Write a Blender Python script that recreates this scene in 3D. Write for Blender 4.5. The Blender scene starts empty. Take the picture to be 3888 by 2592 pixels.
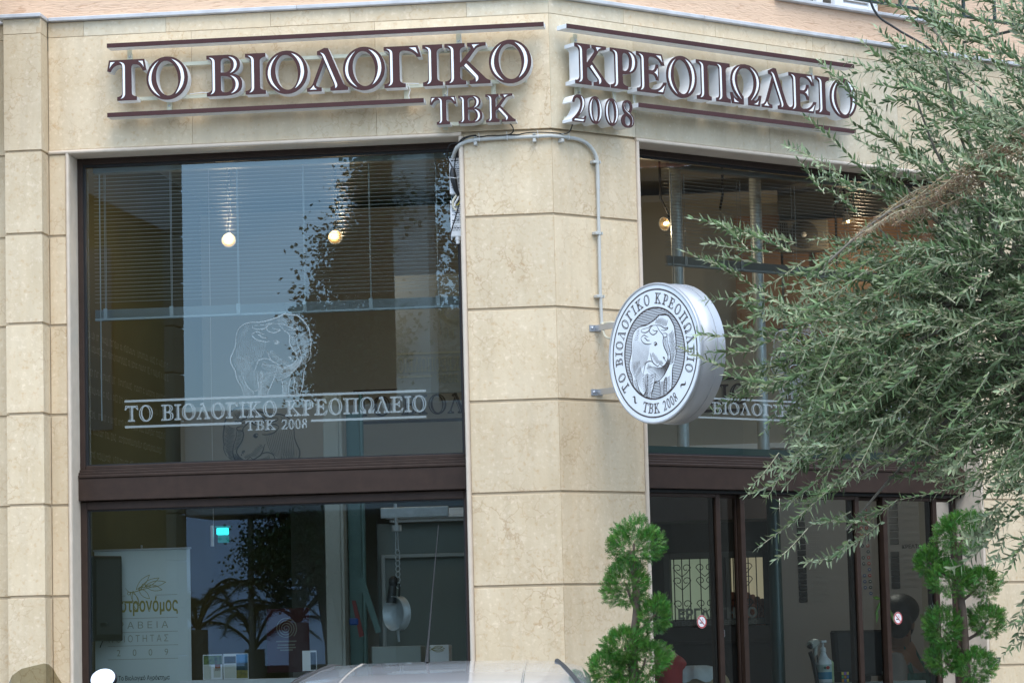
import bpy, bmesh, math, random
from mathutils import Matrix, Vector
R_ = math.radians
C = bpy.context.scene.collection
SC = bpy.context.scene

# ------------------------------------------------------------------ camera, sky, sun, exposure
cam_d = bpy.data.cameras.new('camera'); cam = bpy.data.objects.new('camera', cam_d); C.objects.link(cam)
YAW, PIT, ROL = R_(-0.8578), R_(6.0109), R_(-1.4210)
fw = Vector((math.sin(YAW)*math.cos(PIT), math.cos(YAW)*math.cos(PIT), math.sin(PIT)))
rt = Vector((math.cos(YAW), -math.sin(YAW), 0)); up = rt.cross(fw)
r2 = rt*math.cos(ROL)+up*math.sin(ROL); u2 = up*math.cos(ROL)-rt*math.sin(ROL)
M = Matrix((r2, u2, -fw)).transposed().to_4x4(); M.translation = Vector((0, -15.9, 1.539))
cam.matrix_world = M
cam_d.sensor_width = 36; cam_d.lens = 11486.95/3888*36; cam_d.clip_start = .1; cam_d.clip_end = 500
SC.camera = cam

world = bpy.data.worlds.new('World'); SC.world = world; world.use_nodes = True
nt = world.node_tree; nt.nodes.clear()
SUN_EL, SUN_AZ = 56, 164      # azimuth the light comes from, clockwise from +Y
wo = nt.nodes.new('ShaderNodeOutputWorld'); bg = nt.nodes.new('ShaderNodeBackground')
sky = nt.nodes.new('ShaderNodeTexSky'); sky.sky_type = 'NISHITA'; sky.sun_disc = False
sky.sun_elevation = R_(SUN_EL); sky.sun_rotation = R_(SUN_AZ); sky.air_density = 1.0; sky.dust_density = .6
tc = nt.nodes.new('ShaderNodeTexCoord'); nz = nt.nodes.new('ShaderNodeTexNoise')
nz.inputs['Scale'].default_value = 2.4; nz.inputs['Detail'].default_value = 5; nz.inputs['Roughness'].default_value = .5
mp = nt.nodes.new('ShaderNodeMapping'); mp.inputs['Scale'].default_value = (1, 1, 2.2)
rmp = nt.nodes.new('ShaderNodeValToRGB'); rmp.color_ramp.elements[0].position = .34; rmp.color_ramp.elements[1].position = .66
rmp.color_ramp.elements[0].color = (.45, .45, .45, 1); rmp.color_ramp.elements[1].color = (.97, .97, .97, 1)
mx = nt.nodes.new('ShaderNodeMix'); mx.data_type = 'RGBA'
mx.inputs['B'].default_value = (7.0, 9.0, 11.6, 1)
bg.inputs['Strength'].default_value = .15
nt.links.new(tc.outputs['Generated'], mp.inputs['Vector']); nt.links.new(mp.outputs[0], nz.inputs['Vector'])
nt.links.new(nz.outputs['Fac'], rmp.inputs['Fac']); nt.links.new(rmp.outputs[0], mx.inputs['Factor'])
nt.links.new(sky.outputs[0], mx.inputs['A']); nt.links.new(mx.outputs['Result'], bg.inputs['Color']); nt.links.new(bg.outputs[0], wo.inputs[0])

sd = bpy.data.lights.new('sun', 'SUN'); sd.energy = 1.2; sd.angle = R_(36); sd.color = (1, .88, .72)
so = bpy.data.objects.new('sun', sd); C.objects.link(so)
dv = Vector((math.sin(R_(SUN_AZ))*math.cos(R_(SUN_EL)), math.cos(R_(SUN_AZ))*math.cos(R_(SUN_EL)), math.sin(R_(SUN_EL))))
so.rotation_euler = dv.to_track_quat('Z', 'Y').to_euler()
SC.view_settings.view_transform = 'Standard'; SC.view_settings.look = 'None'; SC.view_settings.gamma = 1
SC.view_settings.exposure = 0.84; SC.view_settings.use_curve_mapping = False
SC.render.engine = 'CYCLES'; SC.cycles.use_denoising = True
SC.cycles.transparent_max_bounces = 16; SC.cycles.max_bounces = 8; SC.cycles.glossy_bounces = 4
SC.cycles.sample_clamp_indirect = 4

# ------------------------------------------------------------------ frames: left shop front, right shop front
aL, aR = R_(84.0389), R_(50.8637)
def frame(ux, uy):
    m = Matrix(((ux, -uy, 0), (uy, ux, 0), (0, 0, 1))).to_4x4(); return m
FL = frame(math.sin(aL), -math.cos(aL))      # u to the right along the wall, v into the building, z up
FR = frame(math.sin(aR), math.cos(aR))
FW = Matrix.Identity(4)
T = Matrix.Translation

# ------------------------------------------------------------------ materials
MATS = {}
def newmat(name):
    m = bpy.data.materials.new(name); m.use_nodes = True; n = m.node_tree; n.nodes.clear()
    o = n.nodes.new('ShaderNodeOutputMaterial'); MATS[name] = m
    return m, n, o
def pbr(name, col, rough=.6, metal=0, bump=0, bscale=40, var=.0, nscale=8, spec=.5, emit=None, estr=0, coat=0):
    m, n, o = newmat(name); b = n.nodes.new('ShaderNodeBsdfPrincipled'); n.links.new(b.outputs[0], o.inputs[0])
    b.inputs['Base Color'].default_value = (*col, 1); b.inputs['Roughness'].default_value = rough; b.inputs['Metallic'].default_value = metal
    b.inputs['Specular IOR Level'].default_value = spec; b.inputs['Coat Weight'].default_value = coat
    if emit: b.inputs['Emission Color'].default_value = (*emit, 1); b.inputs['Emission Strength'].default_value = estr
    g = n.nodes.new('ShaderNodeTexCoord')
    if var:
        t = n.nodes.new('ShaderNodeTexNoise'); t.inputs['Scale'].default_value = nscale; t.inputs['Detail'].default_value = 6
        n.links.new(g.outputs['Object'], t.inputs['Vector'])
        mr = n.nodes.new('ShaderNodeMapRange'); mr.inputs[1].default_value = .3; mr.inputs[2].default_value = .7
        mr.inputs[3].default_value = 1-var; mr.inputs[4].default_value = 1+var; n.links.new(t.outputs['Fac'], mr.inputs[0])
        x = n.nodes.new('ShaderNodeMix'); x.data_type = 'RGBA'; x.blend_type = 'MULTIPLY'; x.inputs['Factor'].default_value = 1
        x.inputs['A'].default_value = (*col, 1); n.links.new(mr.outputs[0], x.inputs['B']); n.links.new(x.outputs['Result'], b.inputs['Base Color'])
    if bump:
        t2 = n.nodes.new('ShaderNodeTexNoise'); t2.inputs['Scale'].default_value = bscale; t2.inputs['Detail'].default_value = 4
        n.links.new(g.outputs['Object'], t2.inputs['Vector']); bp = n.nodes.new('ShaderNodeBump'); bp.inputs['Strength'].default_value = bump
        bp.inputs['Distance'].default_value = .01; n.links.new(t2.outputs['Fac'], bp.inputs['Height']); n.links.new(bp.outputs[0], b.inputs['Normal'])
    return m

def stone_mat(name, base, light, vein, vs=1.0, veinamt=.55):
    m, n, o = newmat(name); N = n.nodes.new; Lk = n.links.new
    b = N('ShaderNodeBsdfPrincipled'); Lk(b.outputs[0], o.inputs[0]); b.inputs['Roughness'].default_value = .55; b.inputs['Specular IOR Level'].default_value = .35
    g = N('ShaderNodeTexCoord'); oi = N('ShaderNodeObjectInfo'); ad = N('ShaderNodeVectorMath'); ad.operation = 'ADD'
    sc = N('ShaderNodeVectorMath'); sc.operation = 'SCALE'; sc.inputs[0].default_value = (37, 91, 53); Lk(oi.outputs['Random'], sc.inputs['Scale'])
    Lk(g.outputs['Object'], ad.inputs[0]); Lk(sc.outputs[0], ad.inputs[1])
    P = ad.outputs[0]
    # clouded ground tone
    n1 = N('ShaderNodeTexNoise'); n1.inputs['Scale'].default_value = 5*vs; n1.inputs['Detail'].default_value = 8; n1.inputs['Roughness'].default_value = .62; Lk(P, n1.inputs['Vector'])
    r1 = N('ShaderNodeValToRGB'); r1.color_ramp.elements[0].position = .32; r1.color_ramp.elements[1].position = .68
    r1.color_ramp.elements[0].color = (*base, 1); r1.color_ramp.elements[1].color = (*light, 1); Lk(n1.outputs['Fac'], r1.inputs[0])
    # stylolite veins: warped thin cell borders
    nw = N('ShaderNodeTexNoise'); nw.inputs['Scale'].default_value = 14*vs; nw.inputs['Detail'].default_value = 5; Lk(P, nw.inputs['Vector'])
    ws = N('ShaderNodeVectorMath'); ws.operation = 'SCALE'; ws.inputs['Scale'].default_value = .16/vs; Lk(nw.outputs['Color'], ws.inputs[0])
    wa = N('ShaderNodeVectorMath'); wa.operation = 'ADD'; Lk(P, wa.inputs[0]); Lk(ws.outputs[0], wa.inputs[1])
    v = N('ShaderNodeTexVoronoi'); v.feature = 'DISTANCE_TO_EDGE'; v.inputs['Scale'].default_value = 11*vs; Lk(wa.outputs[0], v.inputs['Vector'])
    vr = N('ShaderNodeMapRange'); vr.inputs[1].default_value = .0; vr.inputs[2].default_value = .05; vr.inputs[3].default_value = 1; vr.inputs[4].default_value = 0; Lk(v.outputs['Distance'], vr.inputs[0])
    nm = N('ShaderNodeTexNoise'); nm.inputs['Scale'].default_value = 3.2*vs; nm.inputs['Detail'].default_value = 3; Lk(P, nm.inputs['Vector'])
    mr = N('ShaderNodeMapRange'); mr.inputs[1].default_value = .45; mr.inputs[2].default_value = .68; Lk(nm.outputs['Fac'], mr.inputs[0])
    mu = N('ShaderNodeMath'); mu.operation = 'MULTIPLY'; Lk(vr.outputs[0], mu.inputs[0]); Lk(mr.outputs[0], mu.inputs[1])
    mu2 = N('ShaderNodeMath'); mu2.operation = 'MULTIPLY'; mu2.inputs[1].default_value = veinamt; Lk(mu.outputs[0], mu2.inputs[0])
    x1 = N('ShaderNodeMix'); x1.data_type = 'RGBA'; x1.inputs['B'].default_value = (*vein, 1); Lk(mu2.outputs[0], x1.inputs['Factor']); Lk(r1.outputs[0], x1.inputs['A'])
    # pale fossil flecks and tan specks
    n2 = N('ShaderNodeTexNoise'); n2.inputs['Scale'].default_value = 42*vs; n2.inputs['Detail'].default_value = 4; Lk(P, n2.inputs['Vector'])
    fr = N('ShaderNodeMapRange'); fr.inputs[1].default_value = .58; fr.inputs[2].default_value = .72; fr.inputs[4].default_value = .55; Lk(n2.outputs['Fac'], fr.inputs[0])
    x2 = N('ShaderNodeMix'); x2.data_type = 'RGBA'; x2.inputs['B'].default_value = (light[0]*1.18, light[1]*1.2, light[2]*1.3, 1); Lk(fr.outputs[0], x2.inputs['Factor']); Lk(x1.outputs['Result'], x2.inputs['A'])
    fd = N('ShaderNodeMapRange'); fd.inputs[1].default_value = .42; fd.inputs[2].default_value = .28; fd.inputs[4].default_value = .4; Lk(n2.outputs['Fac'], fd.inputs[0])
    x3 = N('ShaderNodeMix'); x3.data_type = 'RGBA'; x3.inputs['B'].default_value = (vein[0]*1.3, vein[1]*1.3, vein[2]*1.2, 1); Lk(fd.outputs[0], x3.inputs['Factor']); Lk(x2.outputs['Result'], x3.inputs['A'])
    # each slab its own tone
    orr = N('ShaderNodeMapRange'); orr.inputs[3].default_value = .93; orr.inputs[4].default_value = 1.05; Lk(oi.outputs['Random'], orr.inputs[0])
    x4 = N('ShaderNodeMix'); x4.data_type = 'RGBA'; x4.blend_type = 'MULTIPLY'; x4.inputs['Factor'].default_value = 1; Lk(x3.outputs['Result'], x4.inputs['A']); Lk(orr.outputs[0], x4.inputs['B'])
    # faint rain streaks and dust
    ms_ = N('ShaderNodeMapping'); ms_.inputs['Scale'].default_value = (9, 9, .9); Lk(P, ms_.inputs[0]); ns = N('ShaderNodeTexNoise'); ns.inputs['Scale'].default_value = 2.2; ns.inputs['Detail'].default_value = 5; Lk(ms_.outputs[0], ns.inputs['Vector'])
    sr = N('ShaderNodeMapRange'); sr.inputs[1].default_value = .35; sr.inputs[2].default_value = .6; sr.inputs[3].default_value = .945; sr.inputs[4].default_value = 1.02; Lk(ns.outputs['Fac'], sr.inputs[0])
    x5 = N('ShaderNodeMix'); x5.data_type = 'RGBA'; x5.blend_type = 'MULTIPLY'; x5.inputs['Factor'].default_value = 1; Lk(x4.outputs['Result'], x5.inputs['A']); Lk(sr.outputs[0], x5.inputs['B'])
    Lk(x5.outputs['Result'], b.inputs['Base Color'])
    bp = N('ShaderNodeBump'); bp.inputs['Strength'].default_value = .25; bp.inputs['Distance'].default_value = .004; Lk(n2.outputs['Fac'], bp.inputs['Height']); Lk(bp.outputs[0], b.inputs['Normal'])
    return m
stone = stone_mat('limestone', (.625, .495, .325), (.69, .562, .390), (.40, .24, .12), veinamt=.6)
stoneG = stone_mat('limestone_grey', (.58, .48, .33), (.66, .57, .42), (.42, .29, .17), veinamt=.25)
core_m = pbr('joint_limestone', (.55, .44, .30), .8, var=.1, nscale=10)
bead = pbr('honed_limestone', (.62, .52, .415), .5, bump=.1, var=.06, nscale=14)
marble = pbr('ledge_marble', (.52, .52, .53), .45, var=.13, nscale=9, bump=.1)
def stucco_mat():
    m, n, o = newmat('peach_stucco'); N = n.nodes.new; Lk = n.links.new
    b = N('ShaderNodeBsdfPrincipled'); Lk(b.outputs[0], o.inputs[0]); b.inputs['Roughness'].default_value = .9
    g = N('ShaderNodeTexCoord'); m1 = N('ShaderNodeMapping'); m1.inputs['Scale'].default_value = (16, 16, 75); Lk(g.outputs['Object'], m1.inputs[0])
    t = N('ShaderNodeTexNoise'); t.inputs['Scale'].default_value = 1; t.inputs['Detail'].default_value = 6; t.inputs['Distortion'].default_value = .8; Lk(m1.outputs[0], t.inputs['Vector'])
    r = N('ShaderNodeValToRGB'); r.color_ramp.elements[0].position = .3; r.color_ramp.elements[1].position = .45
    r.color_ramp.elements[0].color = (.58, .37, .24, 1); r.color_ramp.elements[1].color = (.72, .50, .345, 1); Lk(t.outputs['Fac'], r.inputs[0])
    t3 = N('ShaderNodeTexNoise'); t3.inputs['Scale'].default_value = 1.6; Lk(g.outputs['Object'], t3.inputs['Vector'])
    mr = N('ShaderNodeMapRange'); mr.inputs[3].default_value = .88; mr.inputs[4].default_value = 1.1; Lk(t3.outputs['Fac'], mr.inputs[0])
    x = N('ShaderNodeMix'); x.data_type = 'RGBA'; x.blend_type = 'MULTIPLY'; x.inputs['Factor'].default_value = 1; Lk(r.outputs[0], x.inputs['A']); Lk(mr.outputs[0], x.inputs['B'])
    Lk(x.outputs['Result'], b.inputs['Base Color'])
    bp = N('ShaderNodeBump'); bp.inputs['Strength'].default_value = .9; bp.inputs['Distance'].default_value = .006; Lk(t.outputs['Fac'], bp.inputs['Height']); Lk(bp.outputs[0], b.inputs['Normal'])
    return m
stucco = stucco_mat()
brown = pbr('dark_brown_aluminium', (.036, .021, .015), .45, metal=.0, bump=.03, var=.15, nscale=20, spec=.3)
brownd = pbr('black_gasket', (.006, .006, .007), .5)
oxblood = pbr('oxblood_acrylic', (.062, .024, .023), .55, var=.1, nscale=12, spec=.25)
signwhite = pbr('white_acrylic', (.76, .765, .77), .38, var=.04, nscale=9)
inl = pbr('bright_white_acrylic', (.85, .87, .88), .35)
rail_m = pbr('cream_painted_steel', (.62, .60, .46), .5, var=.05)
steel = pbr('galvanised_steel', (.50, .56, .60), .4, metal=.25, var=.12, nscale=25)
zinc = pbr('zinc_bolt', (.5, .52, .55), .3, metal=.8)
alu = pbr('brushed_aluminium', (.47, .48, .50), .5, metal=.65, bump=.02, bscale=200, var=.05)
pvc = pbr('grey_pvc', (.50, .50, .47), .5, var=.05)
blackp = pbr('black_plastic', (.012, .012, .013), .4)
whitep = pbr('white_plastic', (.72, .73, .74), .45)
creamp = pbr('cream_plastic', (.62, .58, .45), .5)
yellowp = pbr('yellow_wire', (.5, .42, .03), .5)
printd = pbr('black_print', (.03, .03, .035), .6)
inkbrown = pbr('dark_sign_ink', (.045, .028, .025), .5)
olive_wall = pbr('olive_painted_wall', (.115, .098, .035), .7, var=.1, nscale=2)
wall_in = pbr('greige_wall', (.36, .34, .295), .8, var=.05, nscale=2)
ceil_in = pbr('beige_ceiling', (.42, .39, .33), .8)
floor_in = pbr('dark_tile_floor', (.25, .235, .21), .5)
wood = pbr('warm_wood_panel', (.26, .15, .08), .5, var=.15, nscale=3)
greyp = pbr('grey_menu_board', (.36, .36, .37), .6)
slatm = pbr('blind_slat', (.45, .50, .53), .4)
slat_shaded = pbr('blind_slat_shaded', (.20, .21, .21), .4)  # slats seen from below unlit: that shade is put into the colour
banner_m = pbr('banner_fabric', (.62, .67, .66), .6)
goldp = pbr('olive_gold_print', (.30, .25, .06), .6)
greyprint = pbr('grey_print', (.33, .33, .26), .6)
darkprint = pbr('charcoal_print', (.06, .07, .07), .6)
redp = pbr('dark_red_print', (.16, .015, .012), .5)
redb = pbr('red_fabric', (.42, .018, .022), .7, var=.15, nscale=10)
skin = pbr('skin', (.36, .20, .13), .5)
hair = pbr('dark_hair', (.008, .005, .004), .5, bump=.4, bscale=90)
shirt = pbr('grey_shirt', (.33, .31, .31), .8, var=.1)
clothw = pbr('white_cloth', (.6, .62, .62), .8, var=.15, nscale=12)
clotht = pbr('tan_cloth', (.42, .30, .17), .8, var=.15)
iron = pbr('wrought_iron', (.012, .012, .012), .5)
clay = pbr('clay_tile', (.34, .12, .07), .8, var=.3, nscale=12, bump=.3)
paint_y = pbr('yellow_plaster', (.62, .54, .36), .8, var=.05)
dgreen = pbr('dark_green_column', (.01, .045, .042), .3, coat=.3)
tealp = pbr('teal_metal', (.10, .17, .16), .35, metal=.3)
asphalt = pbr('asphalt', (.05, .05, .052), .85, var=.25, nscale=3, bump=.4, bscale=120)
paving = pbr('paving', (.26, .24, .21), .8, var=.15, nscale=3, bump=.2)
kerb_m = pbr('kerb_stone', (.34, .33, .30), .8, var=.1)
car_m = pbr('silver_car_paint', (.58, .58, .60), .35, metal=.4, coat=1, spec=.5)
rubber = pbr('rubber', (.01, .01, .01), .6)
bark = pbr('olive_bark', (.16, .14, .11), .9, bump=.6, bscale=50, var=.25, nscale=20)
twig_m = pbr('olive_twig', (.46, .43, .29), .7, var=.2)
bark2 = pbr('cypress_bark', (.12, .085, .065), .9, bump=.5, bscale=60, var=.2)
concrete = pbr('concrete', (.28, .26, .23), .9, var=.12, nscale=4, bump=.2)
ochre = pbr('ochre_render', (.13, .10, .035), .9, var=.2, nscale=2)
railing_m = pbr('dark_green_railing', (.012, .03, .028), .4)
louvre = pbr('white_shutter', (.74, .75, .76), .45)
terracotta = pbr('terracotta_pot', (.30, .12, .06), .8, var=.15)
mirror_m = pbr('mirror_glass', (.9, .9, .9), .02, metal=1)
potsoil = pbr('potting_soil', (.03, .02, .015), .9)

def leaf_mat(name, top, under, rand=.25, trans=.2, rough=.45):
    m, n, o = newmat(name); N = n.nodes.new; Lk = n.links.new
    b = N('ShaderNodeBsdfPrincipled'); b.inputs['Roughness'].default_value = rough; b.inputs['Specular IOR Level'].default_value = .45
    tr = N('ShaderNodeBsdfTranslucent'); ms = N('ShaderNodeMixShader'); ms.inputs[0].default_value = trans
    at = N('ShaderNodeAttribute'); at.attribute_name = 'rnd'
    gm = N('ShaderNodeNewGeometry')
    x = N('ShaderNodeMix'); x.data_type = 'RGBA'; x.inputs['A'].default_value = (*top, 1); x.inputs['B'].default_value = (*under, 1); Lk(gm.outputs['Backfacing'], x.inputs['Factor'])
    sx = N('ShaderNodeSeparateColor'); Lk(at.outputs['Color'], sx.inputs[0])
    mr = N('ShaderNodeMapRange'); mr.inputs[3].default_value = 1-rand; mr.inputs[4].default_value = 1+rand*1.6; Lk(sx.outputs[0], mr.inputs[0])
    y = N('ShaderNodeMix'); y.data_type = 'RGBA'; y.blend_type = 'MULTIPLY'; y.inputs['Factor'].default_value = 1; Lk(x.outputs['Result'], y.inputs['A']); Lk(mr.outputs[0], y.inputs['B'])
    hs = N('ShaderNodeHueSaturation'); hr = N('ShaderNodeMapRange'); hr.inputs[3].default_value = .475; hr.inputs[4].default_value = .525; Lk(sx.outputs[1], hr.inputs[0]); Lk(hr.outputs[0], hs.inputs['Hue']); Lk(y.outputs['Result'], hs.inputs['Color'])
    Lk(hs.outputs[0], b.inputs['Base Color']); Lk(hs.outputs[0], tr.inputs['Color']); Lk(b.outputs[0], ms.inputs[1]); Lk(tr.outputs[0], ms.inputs[2]); Lk(ms.outputs[0], o.inputs[0])
    return m
olive_leaf = leaf_mat('olive_leaf', (.118, .172, .075), (.265, .31, .18), .5)
dead_leaf = leaf_mat('dead_olive_leaf', (.36, .23, .13), (.42, .30, .19), .25)
cyp_leaf = leaf_mat('cypress_leaf', (.058, .165, .022), (.06, .16, .026), .55, .2)
env_leaf = leaf_mat('tree_leaf', (.035, .06, .015), (.05, .075, .02), .35)
palm_leaf = leaf_mat('palm_leaf', (.03, .05, .022), (.04, .06, .028), .3)

def glass_mat(name, tint, k, wav=.0, wsc=1.5, gc=(1, 1, 1)):
    m, n, o = newmat(name); N = n.nodes.new; Lk = n.links.new
    tr = N('ShaderNodeBsdfTransparent'); tr.inputs[0].default_value = (*tint, 1)
    gl = N('ShaderNodeBsdfGlossy'); gl.inputs['Roughness'].default_value = .0; gl.inputs[0].default_value = (*gc, 1)
    fr = N('ShaderNodeFresnel'); fr.inputs[0].default_value = 1.5
    mu = N('ShaderNodeMath'); mu.operation = 'MULTIPLY'; mu.inputs[1].default_value = k; mu.use_clamp = True; Lk(fr.outputs[0], mu.inputs[0])
    ms = N('ShaderNodeMixShader'); Lk(mu.outputs[0], ms.inputs[0]); Lk(tr.outputs[0], ms.inputs[1]); Lk(gl.outputs[0], ms.inputs[2]); Lk(ms.outputs[0], o.inputs[0])
    if wav:
        g = N('ShaderNodeTexCoord'); t = N('ShaderNodeTexNoise'); t.inputs['Scale'].default_value = wsc; t.inputs['Detail'].default_value = 1
        Lk(g.outputs['Object'], t.inputs['Vector']); bp = N('ShaderNodeBump'); bp.inputs['Strength'].default_value = wav; bp.inputs['Distance'].default_value = .01
        Lk(t.outputs['Fac'], bp.inputs['Height']); Lk(bp.outputs[0], gl.inputs['Normal'])
    return m
glassL = glass_mat('window_glass', (.84, .90, .88), 2.6, .006, gc=(.66, .88, 1.0))
glassR = glass_mat('side_window_glass', (.84, .89, .85), 2.0, .06, 2.5)
glassD = glass_mat('door_glass', (.78, .88, .87), 1.7, .03)
glassT = glass_mat('tinted_windscreen', (.42, .41, .33), .5)
def decal_mat(name, col, a):
    m, n, o = newmat(name); N = n.nodes.new; Lk = n.links.new
    tr = N('ShaderNodeBsdfTransparent'); b = N('ShaderNodeBsdfPrincipled'); b.inputs['Base Color'].default_value = (*col, 1); b.inputs['Roughness'].default_value = .7
    ms = N('ShaderNodeMixShader'); ms.inputs[0].default_value = a; Lk(tr.outputs[0], ms.inputs[1]); Lk(b.outputs[0], ms.inputs[2]); Lk(ms.outputs[0], o.inputs[0]); return m
frost = decal_mat('frosted_vinyl', (.46, .55, .58), .42)
frostR = decal_mat('frosted_vinyl_grey', (.36, .42, .44), .62)
shadowp = decal_mat('grey_wall_print', (.03, .03, .03), .75)
faint = decal_mat('faint_grey_lettering', (.6, .58, .45), .45)
ergm = decal_mat('etched_lettering', (.16, .18, .18), .92)
bulb = pbr('lit_bulb', (1, .8, .5), .5, emit=(1, .75, .42), estr=9)
reflec = pbr('lamp_reflector', (.5, .36, .18), .25, metal=1, emit=(1, .62, .3), estr=.12)
cyan = pbr('cyan_lit_panel', (.05, .5, .5), .4, emit=(.02, .75, .8), estr=1.3)
cyand = pbr('cyan_dim_panel', (.02, .16, .16), .4, emit=(.01, .25, .25), estr=.25)

# ------------------------------------------------------------------ mesh helpers
class MB:
    def __init__(s): s.v = []; s.f = []; s.m = []; s.cur = 0; s.smooth = set()
    def add(s, vs, fs, smooth=False):
        k = len(s.v); s.v += [tuple(p) for p in vs]
        for f in fs:
            if smooth: s.smooth.add(len(s.f))
            s.f.append(tuple(i+k for i in f)); s.m.append(s.cur)
        return s
    def box(s, a, b, c=0):
        (x0, y0, z0), (x1, y1, z1) = a, b
        x0, x1 = min(x0, x1), max(x0, x1); y0, y1 = min(y0, y1), max(y0, y1); z0, z1 = min(z0, z1), max(z0, z1)
        if not c:
            vs = [(x, y, z) for z in (z0, z1) for y in (y0, y1) for x in (x0, x1)]
            return s.add(vs, [(0, 2, 3, 1), (4, 5, 7, 6), (0, 1, 5, 4), (2, 6, 7, 3), (0, 4, 6, 2), (1, 3, 7, 5)])
        bm = bmesh.new(); bmesh.ops.create_cube(bm, size=1)
        for w in bm.verts: w.co = Vector(((x0+x1)/2+w.co.x*(x1-x0), (y0+y1)/2+w.co.y*(y1-y0), (z0+z1)/2+w.co.z*(z1-z0)))
        bmesh.ops.bevel(bm, geom=bm.edges[:], offset=c, segments=1, affect='EDGES')
        return s.bm(bm)
    def bm(s, bm, smooth=False):
        bm.verts.ensure_lookup_table(); idx = {w: i for i, w in enumerate(bm.verts)}
        s.add([w.co[:] for w in bm.verts], [[idx[w] for w in f.verts] for f in bm.faces], smooth); bm.free(); return s
    def tube(s, pts, r, n=8, cap=True, smooth=True):
        pts = [Vector(p) for p in pts]; rs = r if isinstance(r, (list, tuple)) else [r]*len(pts)
        k0 = len(s.v); ref = None; vs = []; fs = []
        for i, p in enumerate(pts):
            d = (pts[min(i+1, len(pts)-1)]-pts[max(i-1, 0)]).normalized()
            if ref is None:
                ref = d.cross(Vector((0, 0, 1)));
                if ref.length < 1e-3: ref = d.cross(Vector((1, 0, 0)))
            ref = (ref-d*ref.dot(d)).normalized(); o = d.cross(ref)
            for j in range(n):
                a = 2*math.pi*j/n; vs.append(p+(ref*math.cos(a)+o*math.sin(a))*rs[i])
        for i in range(len(pts)-1):
            for j in range(n): fs.append((i*n+j, i*n+(j+1) % n, (i+1)*n+(j+1) % n, (i+1)*n+j))
        s.add(vs, fs, smooth)
        if cap: s.add(vs[:n], [tuple(range(n))[::-1]]); s.add(vs[-n:], [tuple(range(n))])
        return s
    def lathe(s, prof, c, n=32, axis='z', smooth=True):
        vs = []; fs = []; c = Vector(c)
        for (r, h) in prof:
            for j in range(n):
                a = 2*math.pi*j/n; x, y = r*math.cos(a), r*math.sin(a)
                p = {'z': (x, y, h), 'x': (h, x, y), 'y': (x, h, y)}[axis]; vs.append(c+Vector(p))
        for i in range(len(prof)-1):
            for j in range(n): fs.append((i*n+j, i*n+(j+1) % n, (i+1)*n+(j+1) % n, (i+1)*n+j))
        return s.add(vs, fs, smooth)
    def poly(s, pts): return s.add(pts, [tuple(range(len(pts)))])
    def prism(s, pts, y0, y1):   # pts in (x, z)
        n = len(pts); vs = [(x, y0, z) for x, z in pts]+[(x, y1, z) for x, z in pts]
        return s.add(vs, [tuple(range(n)), tuple(range(2*n-1, n-1, -1))]+[(i, i+n, (i+1) % n+n, (i+1) % n) for i in range(n)])
    def ell(s, c, r, n=12, m=8):
        bm = bmesh.new(); bmesh.ops.create_uvsphere(bm, u_segments=n, v_segments=m, radius=1)
        for w in bm.verts: w.co = Vector((c[0]+w.co.x*r[0], c[1]+w.co.y*r[1], c[2]+w.co.z*r[2]))
        return s.bm(bm, True)

WM = {}
def place(o, fr, base, parent):
    w = fr @ T(base)
    if parent is not None:
        o.parent = parent; o.matrix_basis = WM[parent].inverted() @ w
    else: o.matrix_basis = w
    WM[o] = w
def mesh_of(name, mb, base, mats):
    me = bpy.data.meshes.new(name); b = Vector(base)
    me.from_pydata([tuple(Vector(p)-b) for p in mb.v], [], mb.f)
    for m in mats: me.materials.append(m)
    for i, p in enumerate(me.polygons):
        p.material_index = mb.m[i]
        if i in mb.smooth: p.use_smooth = True
    bm = bmesh.new(); bm.from_mesh(me); bmesh.ops.recalc_face_normals(bm, faces=bm.faces[:]) if len(bm.faces) < 4000 and not getattr(mb, 'keep', False) else None
    bm.to_mesh(me); bm.free(); me.update(); return me
def part(name, mb, mat, fr=FW, base=None, parent=None, label=None, kind=None):
    """one mesh object; vertices of mb are frame coordinates, base its origin in the frame"""
    if base is None: base = BASE[parent] if parent is not None else (0, 0, 0)
    mats = mat if isinstance(mat, list) else [mat]
    o = bpy.data.objects.new(name, mesh_of(name, mb, base, mats)); C.objects.link(o); place(o, fr, base, parent); BASE[o] = base
    if label: o['label'] = label
    if kind: o['kind'] = kind
    return o
BASE = {}
def thing(name, label, cat, fr=FW, base=(0, 0, 0), group=None):
    o = bpy.data.objects.new(name, None); C.objects.link(o); o.empty_display_size = .1; place(o, fr, base, None); BASE[o] = base
    o['label'] = label; o['category'] = cat
    if group: o['group'] = group
    return o
def solo(name, label, cat, mb, mat, fr=FW, base=(0, 0, 0), group=None):
    o = part(name, mb, mat, fr, base); o['label'] = label; o['category'] = cat
    if group: o['group'] = group
    return o
def copy_tree(o, parent=None, mat=None):
    c = o.copy(); C.objects.link(c); BASE[c] = BASE[o]
    if parent is not None: c.parent = parent; WM[c] = WM[o]
    for ch in [x for x in TREE(o)]: copy_tree(ch, c)
    return c
def TREE(o): return [x for x in bpy.data.objects if x.parent == o]

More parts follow.
